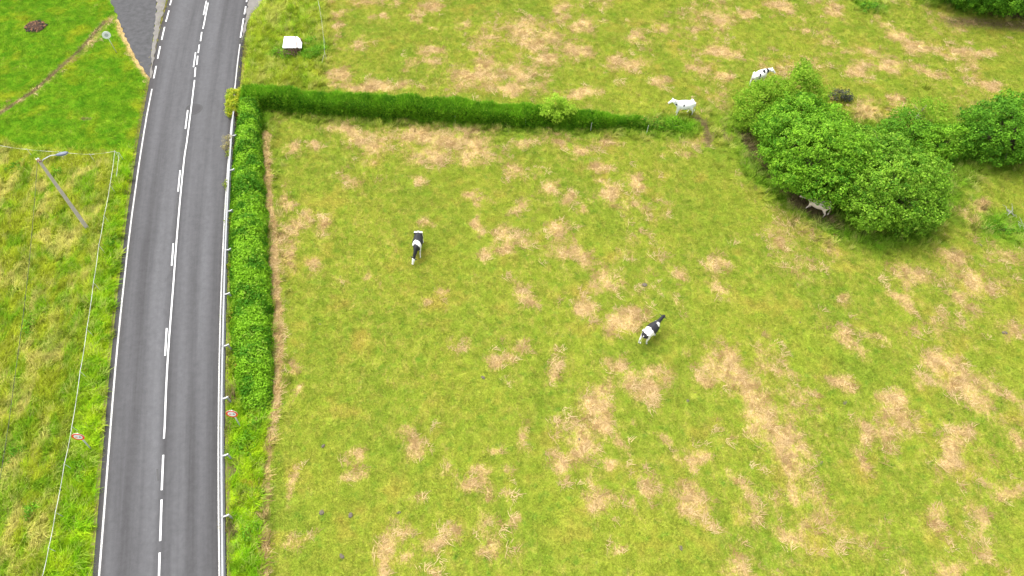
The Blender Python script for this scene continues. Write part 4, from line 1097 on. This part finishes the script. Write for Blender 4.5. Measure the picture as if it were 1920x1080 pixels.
o = link('sign_plate', disc_mesh('plate', 0.35, -0.055, 0.02), root, m_white); o.location = (-0.02, 0, 1.88)
o = link('faded_face', disc_mesh('face', 0.16, -0.060, 0.004), root, m_backgrey); o.location = (-0.02, 0, 1.88)

# ================================================================== STREET LAMP AND CABLE
m_conc = plain('weathered concrete', (0.56, 0.49, 0.43), 0.9, var=0.3, scale=5, spec=0.2, bump=0.3)
m_lampgrey = plain('blue grey painted lamp housing', (0.13, 0.15, 0.20), 0.45, var=0.1, scale=5)
m_porc = plain('white porcelain', (0.78, 0.77, 0.74), 0.3, var=0.05)
lbse = G(165, 430); ltop = G(73, 301, 6.9)
root = empty('street_lamp', (lbse.x, lbse.y, 0)); tag(root, 'leaning concrete lamp post with a grey lamp head in the rough meadow', 'street lamp')
tv = ltop - lbse
ax = tv.normalized(); sidev = ax.cross(Vector((0, 0, 1))).cross(ax); q = ax.to_track_quat('Z', 'Y').to_matrix()
def obeam(mb, a, b, sa, sb):
    d = (b - a); Rm = d.to_track_quat('Z', 'Y').to_matrix(); V = []
    for p, (w, h) in ((a, sa), (b, sb)):
        for x, y in ((-1, -1), (1, -1), (1, 1), (-1, 1)): V.append(p + Rm @ Vector((x * w / 2, y * h / 2, 0)))
    mb.add(V, [(3, 2, 1, 0), (4, 5, 6, 7), (0, 1, 5, 4), (1, 2, 6, 5), (2, 3, 7, 6), (3, 0, 4, 7)])
mb = MB()                                        # I shaped section: two flanges and a recessed web
Rm = ax.to_track_quat('Z', 'Y').to_matrix(); sx_ = Rm @ Vector((1, 0, 0)); sy_ = Rm @ Vector((0, 1, 0))
for s in (-1, 1):
    obeam(mb, sx_ * s * 0.105 - ax * 0.3, tv + sx_ * s * 0.065, (0.075, 0.27), (0.05, 0.17))
obeam(mb, -ax * 0.3, tv, (0.135, 0.17), (0.08, 0.10))
mb.build('pole', m_conc, root)
hp = G(116, 288.5, 7.15) - lbse
mb = MB(); mb.loft([tv + Vector((0, 0, -0.25)), tv + Vector((0.3, 0.05, 0.05)), tv.lerp(hp, 0.55) + Vector((0, 0, 0.12)), hp - (hp - tv).normalized() * 0.25], [0.035, 0.032, 0.03, 0.03], 8); mb.build('arm', m_tube, root, True)
hd = (hp - tv); hd.z = 0.1; hd.normalize()
mb = MB(); mb.loft([hp - hd * 0.38, hp - hd * 0.25, hp, hp + hd * 0.25, hp + hd * 0.40], [(0.06, 0.05), (0.12, 0.08), (0.165, 0.10), (0.14, 0.085), (0.05, 0.04)], 14); mb.build('lamp_head', m_lampgrey, root, True)
mb = MB(); mb.loft([hp - hd * 0.12 + Vector((0, 0, -0.06)), hp + hd * 0.12 + Vector((0, 0, -0.07)), hp + hd * 0.30 + Vector((0, 0, -0.06))], [(0.11, 0.07), (0.12, 0.08), (0.07, 0.04)], 12); mb.build('lamp_glass', m_porc, root, True)
for dx, dz in ((-0.10, 0.05), (0.06, 0.12), (-0.05, -0.32)):
    mb = MB(); c0_ = tv + Vector((dx, 0, dz)); mb.loft([c0_, c0_ + Vector((0, 0, 0.06)), c0_ + Vector((0, 0, 0.11))], [0.035, 0.05, 0.025], 10); mb.build('insulator', m_porc, root, True)
mb = MB(); mb.box(tv + Vector((-0.02, 0, -0.08)), (0.34, 0.06, 0.06)); mb.box(tv + Vector((0.0, 0, -0.02)), (0.18, 0.20, 0.10)); mb.build('crossbar', plain('rusty steel', (0.22, 0.13, 0.07), 0.8, var=0.3), root)
m_cable = plain('black cable', (0.03, 0.03, 0.03), 0.6)
cab = [G(70, 303, 6.85), G(66.5, 355, 6.55), G(63, 400, 6.3), G(54, 500, 5.95), G(45, 580, 5.75), G(35, 655, 5.65), G(26, 720, 5.65), G(17, 790, 5.7), G(3, 880, 5.85), G(-25, 1030, 6.2), G(-60, 1200, 6.7)]
cab.append(cab[-1] + (cab[-1] - cab[-2]) * 1.2)
mb = MB(); c0_ = cab[0]; mb.loft([p - c0_ for p in cab], 0.013, 6)
o = mb.build('overhead_cable', m_cable); o.location = c0_; tag(o, 'thin dark overhead cable running from the lamp post down the left side', 'cable')

# ================================================================== FENCES
m_tape = plain('white fence tape', (0.66, 0.66, 0.64), 0.6, var=0.06)
m_stake = plain('pale plastic stake', (0.60, 0.60, 0.56), 0.6, var=0.1)
m_wire = plain('thin grey fence cord', (0.45, 0.46, 0.40), 0.7, var=0.1)
def tape_fence(name, pts, z, label, width, poles, cat='fence'):
    W = [G(u, v, z) for u, v in pts]; c0_ = Vector((W[0].x, W[0].y, 0))
    root = empty(name, c0_); tag(root, label, cat)
    mb = MB()
    for a, b in zip(W[:-1], W[1:]):
        n_ = 5
        for k in range(n_):
            p = a.lerp(b, k / n_) - c0_; q_ = a.lerp(b, (k + 1) / n_) - c0_
            sag = lambda s: -0.05 * 4 * s * (1 - s)
            p.z += sag(k / n_); q_.z += sag((k + 1) / n_)
            d = (q_ - p).normalized(); s_ = d.cross(Vector((0, 0, 1))).normalized(); tw_ = 0.5 + 0.4 * math.sin(k * 1.7 + a.x)
            w_ = (s_ * math.cos(tw_) + Vector((0, 0, 1)) * math.sin(tw_)) * width / 2; th = d.cross(w_).normalized() * 0.004
            mb.add([p - w_ - th, p + w_ - th, p + w_ + th, p - w_ + th, q_ - w_ - th, q_ + w_ - th, q_ + w_ + th, q_ - w_ + th],
                   [(3, 2, 1, 0), (4, 5, 6, 7), (0, 1, 5, 4), (1, 2, 6, 5), (2, 3, 7, 6), (3, 0, 4, 7)])
    mb.build('tape', m_tape if width > 0.03 else m_wire, root)
    for i in poles:
        p = W[i] - c0_; mb = MB(); mb.loft([(p.x, p.y, -0.1), (p.x + 0.02, p.y, z + 0.08)], [0.018, 0.012], 6); mb.build('stake', m_stake, root)
    return root
tape_fence('tape_fence', [(-110, 258), (-50, 266), (0, 273), (50, 280), (110, 284.5), (168, 289.5), (215, 283.5), (206, 347), (195, 405), (185, 460), (175, 530), (162.5, 617.5), (150, 697), (134.5, 800), (120.5, 870), (103.7, 961), (90.8, 1028), (78, 1085), (60, 1170)],
           0.95, 'white electric tape fence crossing behind the lamp then running along the left verge', 0.028, [1, 3, 4, 5, 6, 7, 8, 9, 10, 11, 12, 13, 14, 15, 16, 17, 18])
tape_fence('tape_fence', [(215.5, 283.5), (223, 287), (221, 305), (217.5, 331)], 0.9, 'short loose second strand of fence tape just right of the corner stake', 0.022, [1])
tape_fence('wire_fence', [(590, -30), (597, 5), (603, 38), (606.5, 70), (608.5, 98), (603, 118)], 0.8, 'thin pale wire fence between the woodpile verge and the far pasture', 0.014, [1, 3, 4])
for (u, v), nm in (((854, 233), 'leftmost'), ((985, 240), 'second'), ((1107, 247), 'third'), ((1212, 251), 'rightmost')):
    c = G(u, v); mb = MB(); mb.loft([(0, 0, -0.1), (0.02, 0, 0.95)], [0.022, 0.016], 6)
    o = mb.build('fence_stake', m_stake); o.location = c
    tag(o, {'leftmost': 'leftmost pale fence stake in front of the cross hedge', 'second': 'pale fence stake just left of the sapling in the hedge', 'third': 'pale fence stake in front of the hedge right of the sapling', 'rightmost': 'pale fence stake in front of the bramble at the hedge end'}[nm], 'stake', 'stakes along the cross hedge')

# ================================================================== COVERED WOODPILE, STONE, ASHES, PATS
m_sheet = plain('white plastic sheet', (0.84, 0.84, 0.83), 0.45, var=0.04, scale=3)
m_strap = plain('grey brown board', (0.30, 0.27, 0.24), 0.8, var=0.2)
m_log = plain('dry brown sticks', (0.21, 0.14, 0.095), 0.9, var=0.4, scale=9, spec=0.2, bump=0.3)
zt = 0.78
tl, tr, br_, bl = G(532.9, 68.5, zt), G(557.5, 68.5, zt), G(560.5, 89.5, zt), G(529.8, 89.5, zt)
cc_ = (bl + br_) / 2; base0 = Vector((cc_.x, cc_.y, 0))
root = empty('covered_woodpile', base0); tag(root, 'square brown woodpile under a white sheet by the road', 'woodpile')
def slab3(mb, pts, th):
    P_ = [p - base0 for p in pts]; mb.add(P_ + [p - Vector((0, 0, th)) for p in P_], [(0, 1, 2, 3), (7, 6, 5, 4), (0, 4, 5, 1), (1, 5, 6, 2), (2, 6, 7, 3), (3, 7, 4, 0)])
mb = MB(); N_ = 8; grid = []
e1 = tr.lerp(tl, 0.22); e2 = br_.lerp(bl, 0.16)
for j in range(N_ + 1):
    for i in range(N_ + 1):
        a = bl.lerp(e2, i / N_); b_ = tl.lerp(e1, i / N_); p = a.lerp(b_, j / N_) - base0
        p.z += 0.03 * vnoise(np.array([i * 0.9]), np.array([j * 0.8]))[0]; grid.append(p)
fs = [(j * (N_ + 1) + i, j * (N_ + 1) + i + 1, (j + 1) * (N_ + 1) + i + 1, (j + 1) * (N_ + 1) + i) for j in range(N_) for i in range(N_)]
mb.add(grid, fs); 
for side in ([k for k in range(N_ + 1)], [k * (N_ + 1) for k in range(N_, -1, -1)]):     # short hanging hem
    vs_ = [grid[k] for k in side] + [grid[k] - Vector((0, 0, 0.08)) for k in side]; n_ = len(side)
    mb.add(vs_, [(i, i + n_, i + n_ + 1, i + 1) for i in range(n_ - 1)])
mb.build('white_sheet', m_sheet, root)
mb = MB(); slab3(mb, [e2 + Vector((0.01, 0, 0.03)), br_.lerp(bl, 0.07) + Vector((0, 0, 0.03)), tr.lerp(tl, 0.10) + Vector((0, 0, 0.03)), e1 + Vector((0.01, 0, 0.03))], 0.04); mb.build('holding_board', m_strap, root)
mb = MB(); w = Vector((0.28, 0, -0.06)); slab3(mb, [br_.lerp(bl, 0.06), br_ + w * 0.7, br_.lerp(tr, 0.5) + w * 1.15, tr.lerp(br_, 0.12) + w * 0.5, ][:4], 0.05); slab3(mb, [br_.lerp(bl, 0.06) + Vector((0, 0, .002)), tr.lerp(br_, 0.12) + w * 0.5, tr, tr.lerp(tl, 0.09)], 0.05); mb.build('side_flap', m_sheet, root)
r_ = random.Random(5)
bw = (br_ - bl).length; bd = (tl - bl).length
core = MB(); core.box((0, bd / 2, 0.36), (bw * 0.92, bd * 0.86, 0.70)); core.build('wood_stack', m_log, root)
log_me = []
for k in range(5):
    mb = MB(); L_ = r_.uniform(0.5, 0.9); rr = r_.uniform(0.022, 0.04); mb.loft([(0, 0, 0), (r_.uniform(-.04, .04), 0, L_ * .5), (r_.uniform(-.05, .05), 0, L_)], [rr, rr * .9, rr * .6], 6)
    me = mesh('stick', mb.v, mb.f); me.materials.append(m_log); log_me.append(me)
for k in range(44):
    o = link('stick', log_me[k % 5], root)
    xx = r_.uniform(-0.52, 0.55) * bw
    o.location = (xx, r_.uniform(-0.42, -0.02), r_.uniform(0.0, 0.2)); o.rotation_euler = (r_.uniform(-0.7, 0.15), r_.uniform(-0.7, 0.7), r_.uniform(0, 3))
def blob(name, loc, size, mat, seed, label, cat, group=None, amp=0.35):
    r2 = random.Random(seed); seg, rings = 12, 5; V = []; Fs = []
    V.append((0, 0, size[2]))
    for i in range(1, rings + 1):
        ph = math.pi / 2 * i / rings
        for k in range(seg):
            th = 2 * math.pi * k / seg; f = 1 + r2.uniform(-amp, amp) * 0.5 + 0.18 * math.sin(2 * th + seed)
            V.append((size[0] * math.sin(ph) * math.cos(th) * f, size[1] * math.sin(ph) * math.sin(th) * f, size[2] * math.cos(ph) * (1 + r2.uniform(-amp, amp)) - (0.03 if i == rings else 0)))
    for k in range(seg): Fs.append((0, 1 + k, 1 + (k + 1) % seg))
    for i in range(rings - 1):
        for k in range(seg): a = 1 + i * seg + k; b = 1 + i * seg + (k + 1) % seg; Fs.append((a, a + seg, b + seg, b))
    o = link(name, mesh(name, V, Fs), None, mat, True); o.location = loc; tag(o, label, cat, group); return o
m_stone = plain('pale field stone', (0.36, 0.31, 0.25), 0.9, var=0.25, scale=5)
blob('stone', G(574.5, 83), (0.32, 0.28, 0.16), m_stone, 3, 'flat pale stone lying just right of the covered woodpile', 'stone', amp=0.2)
m_dung = plain('dried dung', (0.115, 0.098, 0.070), 0.85, var=0.35, scale=14, spec=0.25)
PATS = [(600, 608, .15, 'small dark cow pat left of centre, below the grazing cow'), (606, 836, .16, 'cow pat left of the two lobed straw patch'), (603, 961, .24, 'curved dark cow pat near the lower left of the pasture'),
        (657, 966, .22, 'cow pat just right of the curved one'), (641, 1043, .22, 'cow pat nearest the bottom edge at left'), (748, 961, .15, 'lone cow pat by a faint blue green grass spot'),
        (1086, 824, .15, 'cow pat lying inside the large central straw patch'), (906, 708, .2, 'thin scattered cow pat in plain green grass near the middle'), (637, 519, .17, 'cow pat beside a small straw tuft left of the grazing cow'),
        (1209, 534, .26, 'pale dry cow pat above the walking black and white cow'), (1584, 755, .26, 'dark flat cow pat in open green grass at right'), (1839, 460, .2, 'brown cow pat on straw below the right trees'),
        (1884, 624, .24, 'cow pat near the right edge beside thin straw'), (1540, 868, .22, 'round brown cow pat at the end of a straw strip'), (1277, 1027, .22, 'dark round cow pat close to the bottom edge'),
        (1290, 752, .2, 'cow pat in green grass right of the split straw patch'), (1762, 787, .18, 'cow pat in green grass between two long straw patches'), (1500, 605, .15, 'faint little cow pat in the right half of the pasture')]
for i, (u, v, s, lab) in enumerate(PATS):
    o = blob('cow_pat', G(u, v, 0.035), (s * 0.75, s * 0.55, 0.05), m_dung, 40 + i, lab, 'cow pat', 'cow pats on the pasture'); o.rotation_euler = (0, 0, i * 1.3)
m_ash = plain('charred ash', (0.060, 0.035, 0.024), 0.95, var=0.55, scale=12, spec=0.1, bump=0.8)
c = G(67, 50); root = empty('ash_heap', (c.x, c.y, 0)); tag(root, 'burnt brown and black remains of a bonfire on the lawn', 'ash heap')
hb = blob('ash_bed', (0, 0, 0.01), (0.86, 0.80, 0.16), m_ash, 9, None, None, amp=0.6); hb.parent = root; 
m_char = plain('black charcoal', (0.022, 0.018, 0.016), 0.9, var=0.4); m_burnt = plain('half burnt brown debris', (0.20, 0.10, 0.045), 0.9, var=0.4)
ch = []
for k in range(4):
    mb = MB(); mb.box((0, 0, 0), (0.34, 0.11, 0.07), taper=0.7); me = mesh('chunk', mb.v, mb.f); me.materials.append(m_char if k % 2 else m_burnt); ch.append(me)
for k in range(110):
    a = r_.uniform(0, 6.28); rr = math.sqrt(r_.uniform(0, 1)); o = link('charred_chunk', ch[k % 4], root)
    o.location = (0.95 * rr * math.cos(a), 0.85 * rr * math.sin(a), 0.16 - 0.11 * rr); o.rotation_euler = (r_.uniform(-.5, .5), r_.uniform(-.5, .5), r_.uniform(0, 6)); s = r_.uniform(0.5, 1.1); o.scale = (s, s, s)

# ================================================================== COWS
def coat_mat():
    m, t, p = new_mat('holstein coat')
    a = t.new('ShaderNodeAttribute', attribute_name='coat').outputs['Color']
    pos = t.new('ShaderNodeTexCoord').outputs['Object']
    n_ = t.math('MULTIPLY_ADD', t.noise(pos, 9, 4, 0.6), 0.25, 0.875)
    cc2 = t.new('ShaderNodeCombineColor')
    for i in range(3): t.l.new(n_, cc2.inputs[i])
    t.l.new(t.mix(1.0, a, cc2.outputs[0], 'MULTIPLY'), p.inputs['Base Color'])
    p.inputs['Roughness'].default_value = 0.7; p.inputs['Specular IOR Level'].default_value = 0.3
    return m
m_coat = coat_mat()
m_udder = plain('pink skin', (0.62, 0.38, 0.30), 0.6, var=0.1)
WHITE, BLACK, HOOF, PINK = (0.80, 0.78, 0.73), (0.022, 0.022, 0.026), (0.10, 0.085, 0.06), (0.55, 0.36, 0.30)

def make_cow(name, label, base, yaw, poll, muzzle, coat, feet=None, tail=((-0.86, 0, 1.22), (-0.93, 0, 0.95), (-0.92, 0.02, 0.55)), white=WHITE, seed=1, tail_black=False):
    root = empty(name, (base.x, base.y, 0), yaw); tag(root, label, 'cow', 'cows of the herd')
    body = MB()
    body.loft([(-0.86, 0, 1.20), (-0.80, 0, 1.16), (-0.62, 0, 1.11), (-0.35, 0, 1.03), (-0.05, 0, 0.99), (0.22, 0, 1.00), (0.46, 0, 1.05), (0.62, 0, 1.08), (0.74, 0, 1.06)],
              [(0.08, 0.09), (0.20, 0.20), (0.27, 0.29), (0.32, 0.37), (0.38, 0.41), (0.36, 0.40), (0.27, 0.35), (0.20, 0.29), (0.10, 0.17)], 18)
    body.loft([(-0.72, -0.23, 1.30), (-0.50, -0.25, 1.32)], [0.07, 0.08], 8); body.loft([(-0.72, 0.23, 1.30), (-0.50, 0.25, 1.32)], [0.07, 0.08], 8)   # hip bones
    body.loft([(-0.75, 0, 1.33), (-0.3, 0, 1.36), (0.2, 0, 1.35), (0.5, 0, 1.37)], [0.05, 0.06, 0.06, 0.07], 8)                                    # spine
    P, M = Vector(poll), Vector(muzzle)
    n0_ = Vector((0.55, 0, 1.12)); nm_ = n0_.lerp(P, 0.55) + Vector((0.04, 0, 0.02))
    body.loft([n0_, nm_, P], [(0.15, 0.27), (0.115, 0.19), (0.095, 0.14)], 14)
    hdv = (M - P).normalized(); upv = Vector((0, 0, 1)) if abs(hdv.z) < 0.8 else Vector((1, 0, 0))
    body.loft([P - hdv * 0.06, P + hdv * 0.06, P.lerp(M, 0.45), P.lerp(M, 0.78), M, M + hdv * 0.04], [(0.08, 0.09), (0.125, 0.135), (0.105, 0.115), (0.075, 0.085), (0.085, 0.08), (0.055, 0.05)], 14, up=upv)
    ft = feet or {}
    for s, key in ((1, 'hl'), (-1, 'hr')):
        dx = ft.get(key, 0.0)
        body.loft([(-0.60, s * 0.17, 1.08), (-0.55 + dx * .1, s * 0.22, 0.84), (-0.62 + dx * .4, s * 0.21, 0.64), (-0.72 + dx * .7, s * 0.20, 0.47), (-0.70 + dx * .85, s * 0.20, 0.30), (-0.68 + dx, s * 0.20, 0.11), (-0.64 + dx, s * 0.20, 0.0)],
                  [(0.10, 0.22), (0.10, 0.17), (0.075, 0.10), (0.052, 0.06), (0.040, 0.042), (0.046, 0.046), (0.062, 0.07)], 10, up=(1, 0, 0))
    for s, key in ((1, 'fl'), (-1, 'fr')):
        dx = ft.get(key, 0.0)
        body.loft([(0.46, s * 0.17, 0.98), (0.46 + dx * .1, s * 0.20, 0.76), (0.45 + dx * .3, s * 0.19, 0.60), (0.46 + dx * .6, s * 0.18, 0.38), (0.46 + dx * .8, s * 0.18, 0.24), (0.46 + dx, s * 0.18, 0.10), (0.50 + dx, s * 0.18, 0.0)],
                  [(0.09, 0.17), (0.085, 0.12), (0.060, 0.075), (0.052, 0.056), (0.037, 0.040), (0.044, 0.046), (0.058, 0.068)], 10, up=(1, 0, 0))
    tmp = bpy.data.objects.new('tmp', mesh('tmp', body.v, body.f)); COL.objects.link(tmp)
    rm = tmp.modifiers.new('r', 'REMESH'); rm.mode = 'VOXEL'; rm.voxel_size = 0.026; rm.use_smooth_shade = True
    smd = tmp.modifiers.new('s', 'SMOOTH'); smd.iterations = 5; smd.factor = 0.5
    dg = bpy.context.evaluated_depsgraph_get(); me = bpy.data.meshes.new_from_object(tmp.evaluated_get(dg))
    bpy.data.objects.remove(tmp)
    me.name = 'body'
    V = np.zeros(len(me.vertices) * 3, dtype=np.float32); me.vertices.foreach_get('co', V); V = V.reshape(-1, 3)
    wx = (fbm(V[:, 0] * 4 + seed * 9, V[:, 1] * 4 + V[:, 2] * 4, 3) - 0.5)
    black = coat(V[:, 0] + wx * 0.22, V[:, 1], V[:, 2] + wx * 0.15, P, M)
    colr = np.where(black[:, None], np.array(BLACK), np.array(white))
    hoof = V[:, 2] < 0.055; colr[hoof] = HOOF
    mz = np.linalg.norm(V - np.array(M) - np.array(hdv) * 0.03, axis=1) < 0.075; colr[mz] = PINK if not coat.__name__ == 'c2' else BLACK
    at = me.attributes.new('coat', 'FLOAT_COLOR', 'POINT'); at.data.foreach_set('color', np.concatenate([colr, np.ones((len(V), 1))], 1).astype(np.float32).ravel())
    me.materials.clear()
    link('body', me, root, m_coat, True)
    side = hdv.cross(Vector((0, 0, 1))).normalized(); hu = side.cross(hdv).normalized()
    earcol = plain('ear ' + name, BLACK if coat(np.array([P.x]), np.array([P.y + 0.1]), np.array([P.z]), P, M)[0] else white, 0.7, var=0.1)
    for s in (-1, 1):
        a = P + side * s * 0.09 + hu * 0.03; mb = MB(); mb.loft([a, a + side * s * 0.10 + hu * 0.01, a + side * s * 0.19 - hu * 0.02], [(0.02, 0.03), (0.03, 0.055), (0.008, 0.015)], 8, up=tuple(hdv)); mb.build('ear', earcol, root, True)
    for s in (-1, 1):
        e = P.lerp(M, 0.32) + side * s * 0.108 + hu * 0.03; mb = MB(); mb.loft([e - side * s * 0.02, e + side * s * 0.008], [0.02, 0.012], 8); mb.build('eye', m_black, root, True)
    mb = MB(); mb.loft([(-0.62, 0, 0.80), (-0.46, 0, 0.72), (-0.32, 0, 0.70), (-0.2, 0, 0.74)], [(0.08, 0.09), (0.15, 0.15), (0.14, 0.12), (0.05, 0.04)], 12)
    for tx in (-0.50, -0.36):
        for ty in (-0.07, 0.07): mb.loft([(tx, ty, 0.66), (tx, ty, 0.55)], [0.022, 0.014], 6)
    mb.build('udder', m_udder, root, True)
    tmat = plain('tail ' + name, BLACK if tail_black else white, 0.75, var=0.1)
    mb = MB(); T = [Vector(q) for q in tail]; mb.loft(T, [0.035, 0.024, 0.02], 8); e = T[-1]; mb.loft([e + Vector((0, 0, 0.03)), e + Vector((0, 0, -0.12)), e + Vector((0, 0, -0.27))], [0.022, 0.045, 0.01], 8); mb.build('tail', tmat, root, True)
    return root

def c1(x, y, z, P, M):
    b = (x > -0.58) & (x < 0.08 + 0.20 * np.abs(y + 0.08) * 3) & (z > 0.55)
    b |= (x < -0.78) & (z > 1.18)
    b |= (x > 0.50 + y * 0.35) & (z > 0.62)
    hd_ = (M - P).normalized(); d = (np.stack([x, y, z], 1) - np.array(P)) @ np.array(hd_)
    face = (d > -0.02) & (x > 0.9) & ((y < P.y - 0.03) | (d > 0.38))
    return b & ~face
make_cow('cow', 'black saddled cow with a white shoulder band, grazing head down in mid pasture', G(786, 470), math.radians(-93), (1.12, -0.16, 0.62), (1.32, -0.28, 0.17), c1, {'fl': 0.16, 'fr': -0.1, 'hl': -0.05}, seed=1, tail_black=True)
def c2(x, y, z, P, M):
    b = (x > -0.14) & (x < 0.50) & (z > 0.72)
    b &= ~((np.abs(x - 0.40) < 0.10) & (y < -0.02) & (y > -0.25) & (z > 0.9))
    b |= (x >= 0.50) & (z > 0.95) & (y < 0.14)
    b |= (x > 0.78)
    b |= (x < -0.70) & (z > 0.98) & (np.abs(y) < 0.26)
    return b
make_cow('cow', 'black headed cow with a white rump patch walking away, right of centre', G(1217, 632), math.radians(45), (1.12, 0.02, 1.26), (1.42, 0.06, 0.98), c2, {'hl': -0.16, 'hr': 0.14, 'fl': 0.15, 'fr': -0.12}, seed=2, tail=((-0.86, 0, 1.22), (-0.95, 0, 0.95), (-0.98, 0.02, 0.55)))
def c3(x, y, z, P, M):
    b = (np.hypot(x - 0.12, z - 1.18) < 0.085) & (y > 0)
    b |= (np.hypot(x - 0.72, z - 1.15) < 0.085) & (y > 0)
    b |= (np.hypot(x + 0.08, z - 0.72) < 0.05) & (y > 0)
    b |= (np.hypot(x + 0.72, z - 1.0) < 0.045) & (y > 0)
    return b
make_cow('cow', 'almost white cow standing side on at the open end of the hedge', G(1279, 214), math.radians(180), (1.02, 0.05, 1.50), (1.38, 0.08, 1.25), c3, {'hl': -0.06, 'hr': 0.2, 'fl': 0.05, 'fr': 0.0}, seed=3, white=(0.90, 0.89, 0.87))
def c4(x, y, z, P, M):
    b = (np.hypot(x - 0.20, y + 0.12) < 0.14) & (z > 1.0)
    b |= (np.abs(x - 0.62) < 0.09) & (z > 0.9)
    b |= (np.hypot(x + 0.35, y + 0.22) < 0.10) & (z > 1.0)
    return b
make_cow('cow', 'white cow with small black spots half hidden behind the yellow green shrub', G(1419, 158), math.radians(33), (1.02, -0.22, 1.25), (1.24, -0.46, 0.98), c4, {}, seed=4, white=(0.88, 0.87, 0.84))
def c5(x, y, z, P, M):
    return (np.hypot(x - 0.1, y) < 0.12) & (z > 1.2)
make_cow('cow', 'dusty white cow sheltering under the tree clump with only its legs and rump showing', G(1526, 398), math.radians(146), (1.05, 0, 1.15), (1.38, 0.05, 0.95), c5, {'fl': 0.22, 'fr': -0.06, 'hl': -0.05, 'hr': 0.06}, seed=5, white=(0.62, 0.53, 0.45))
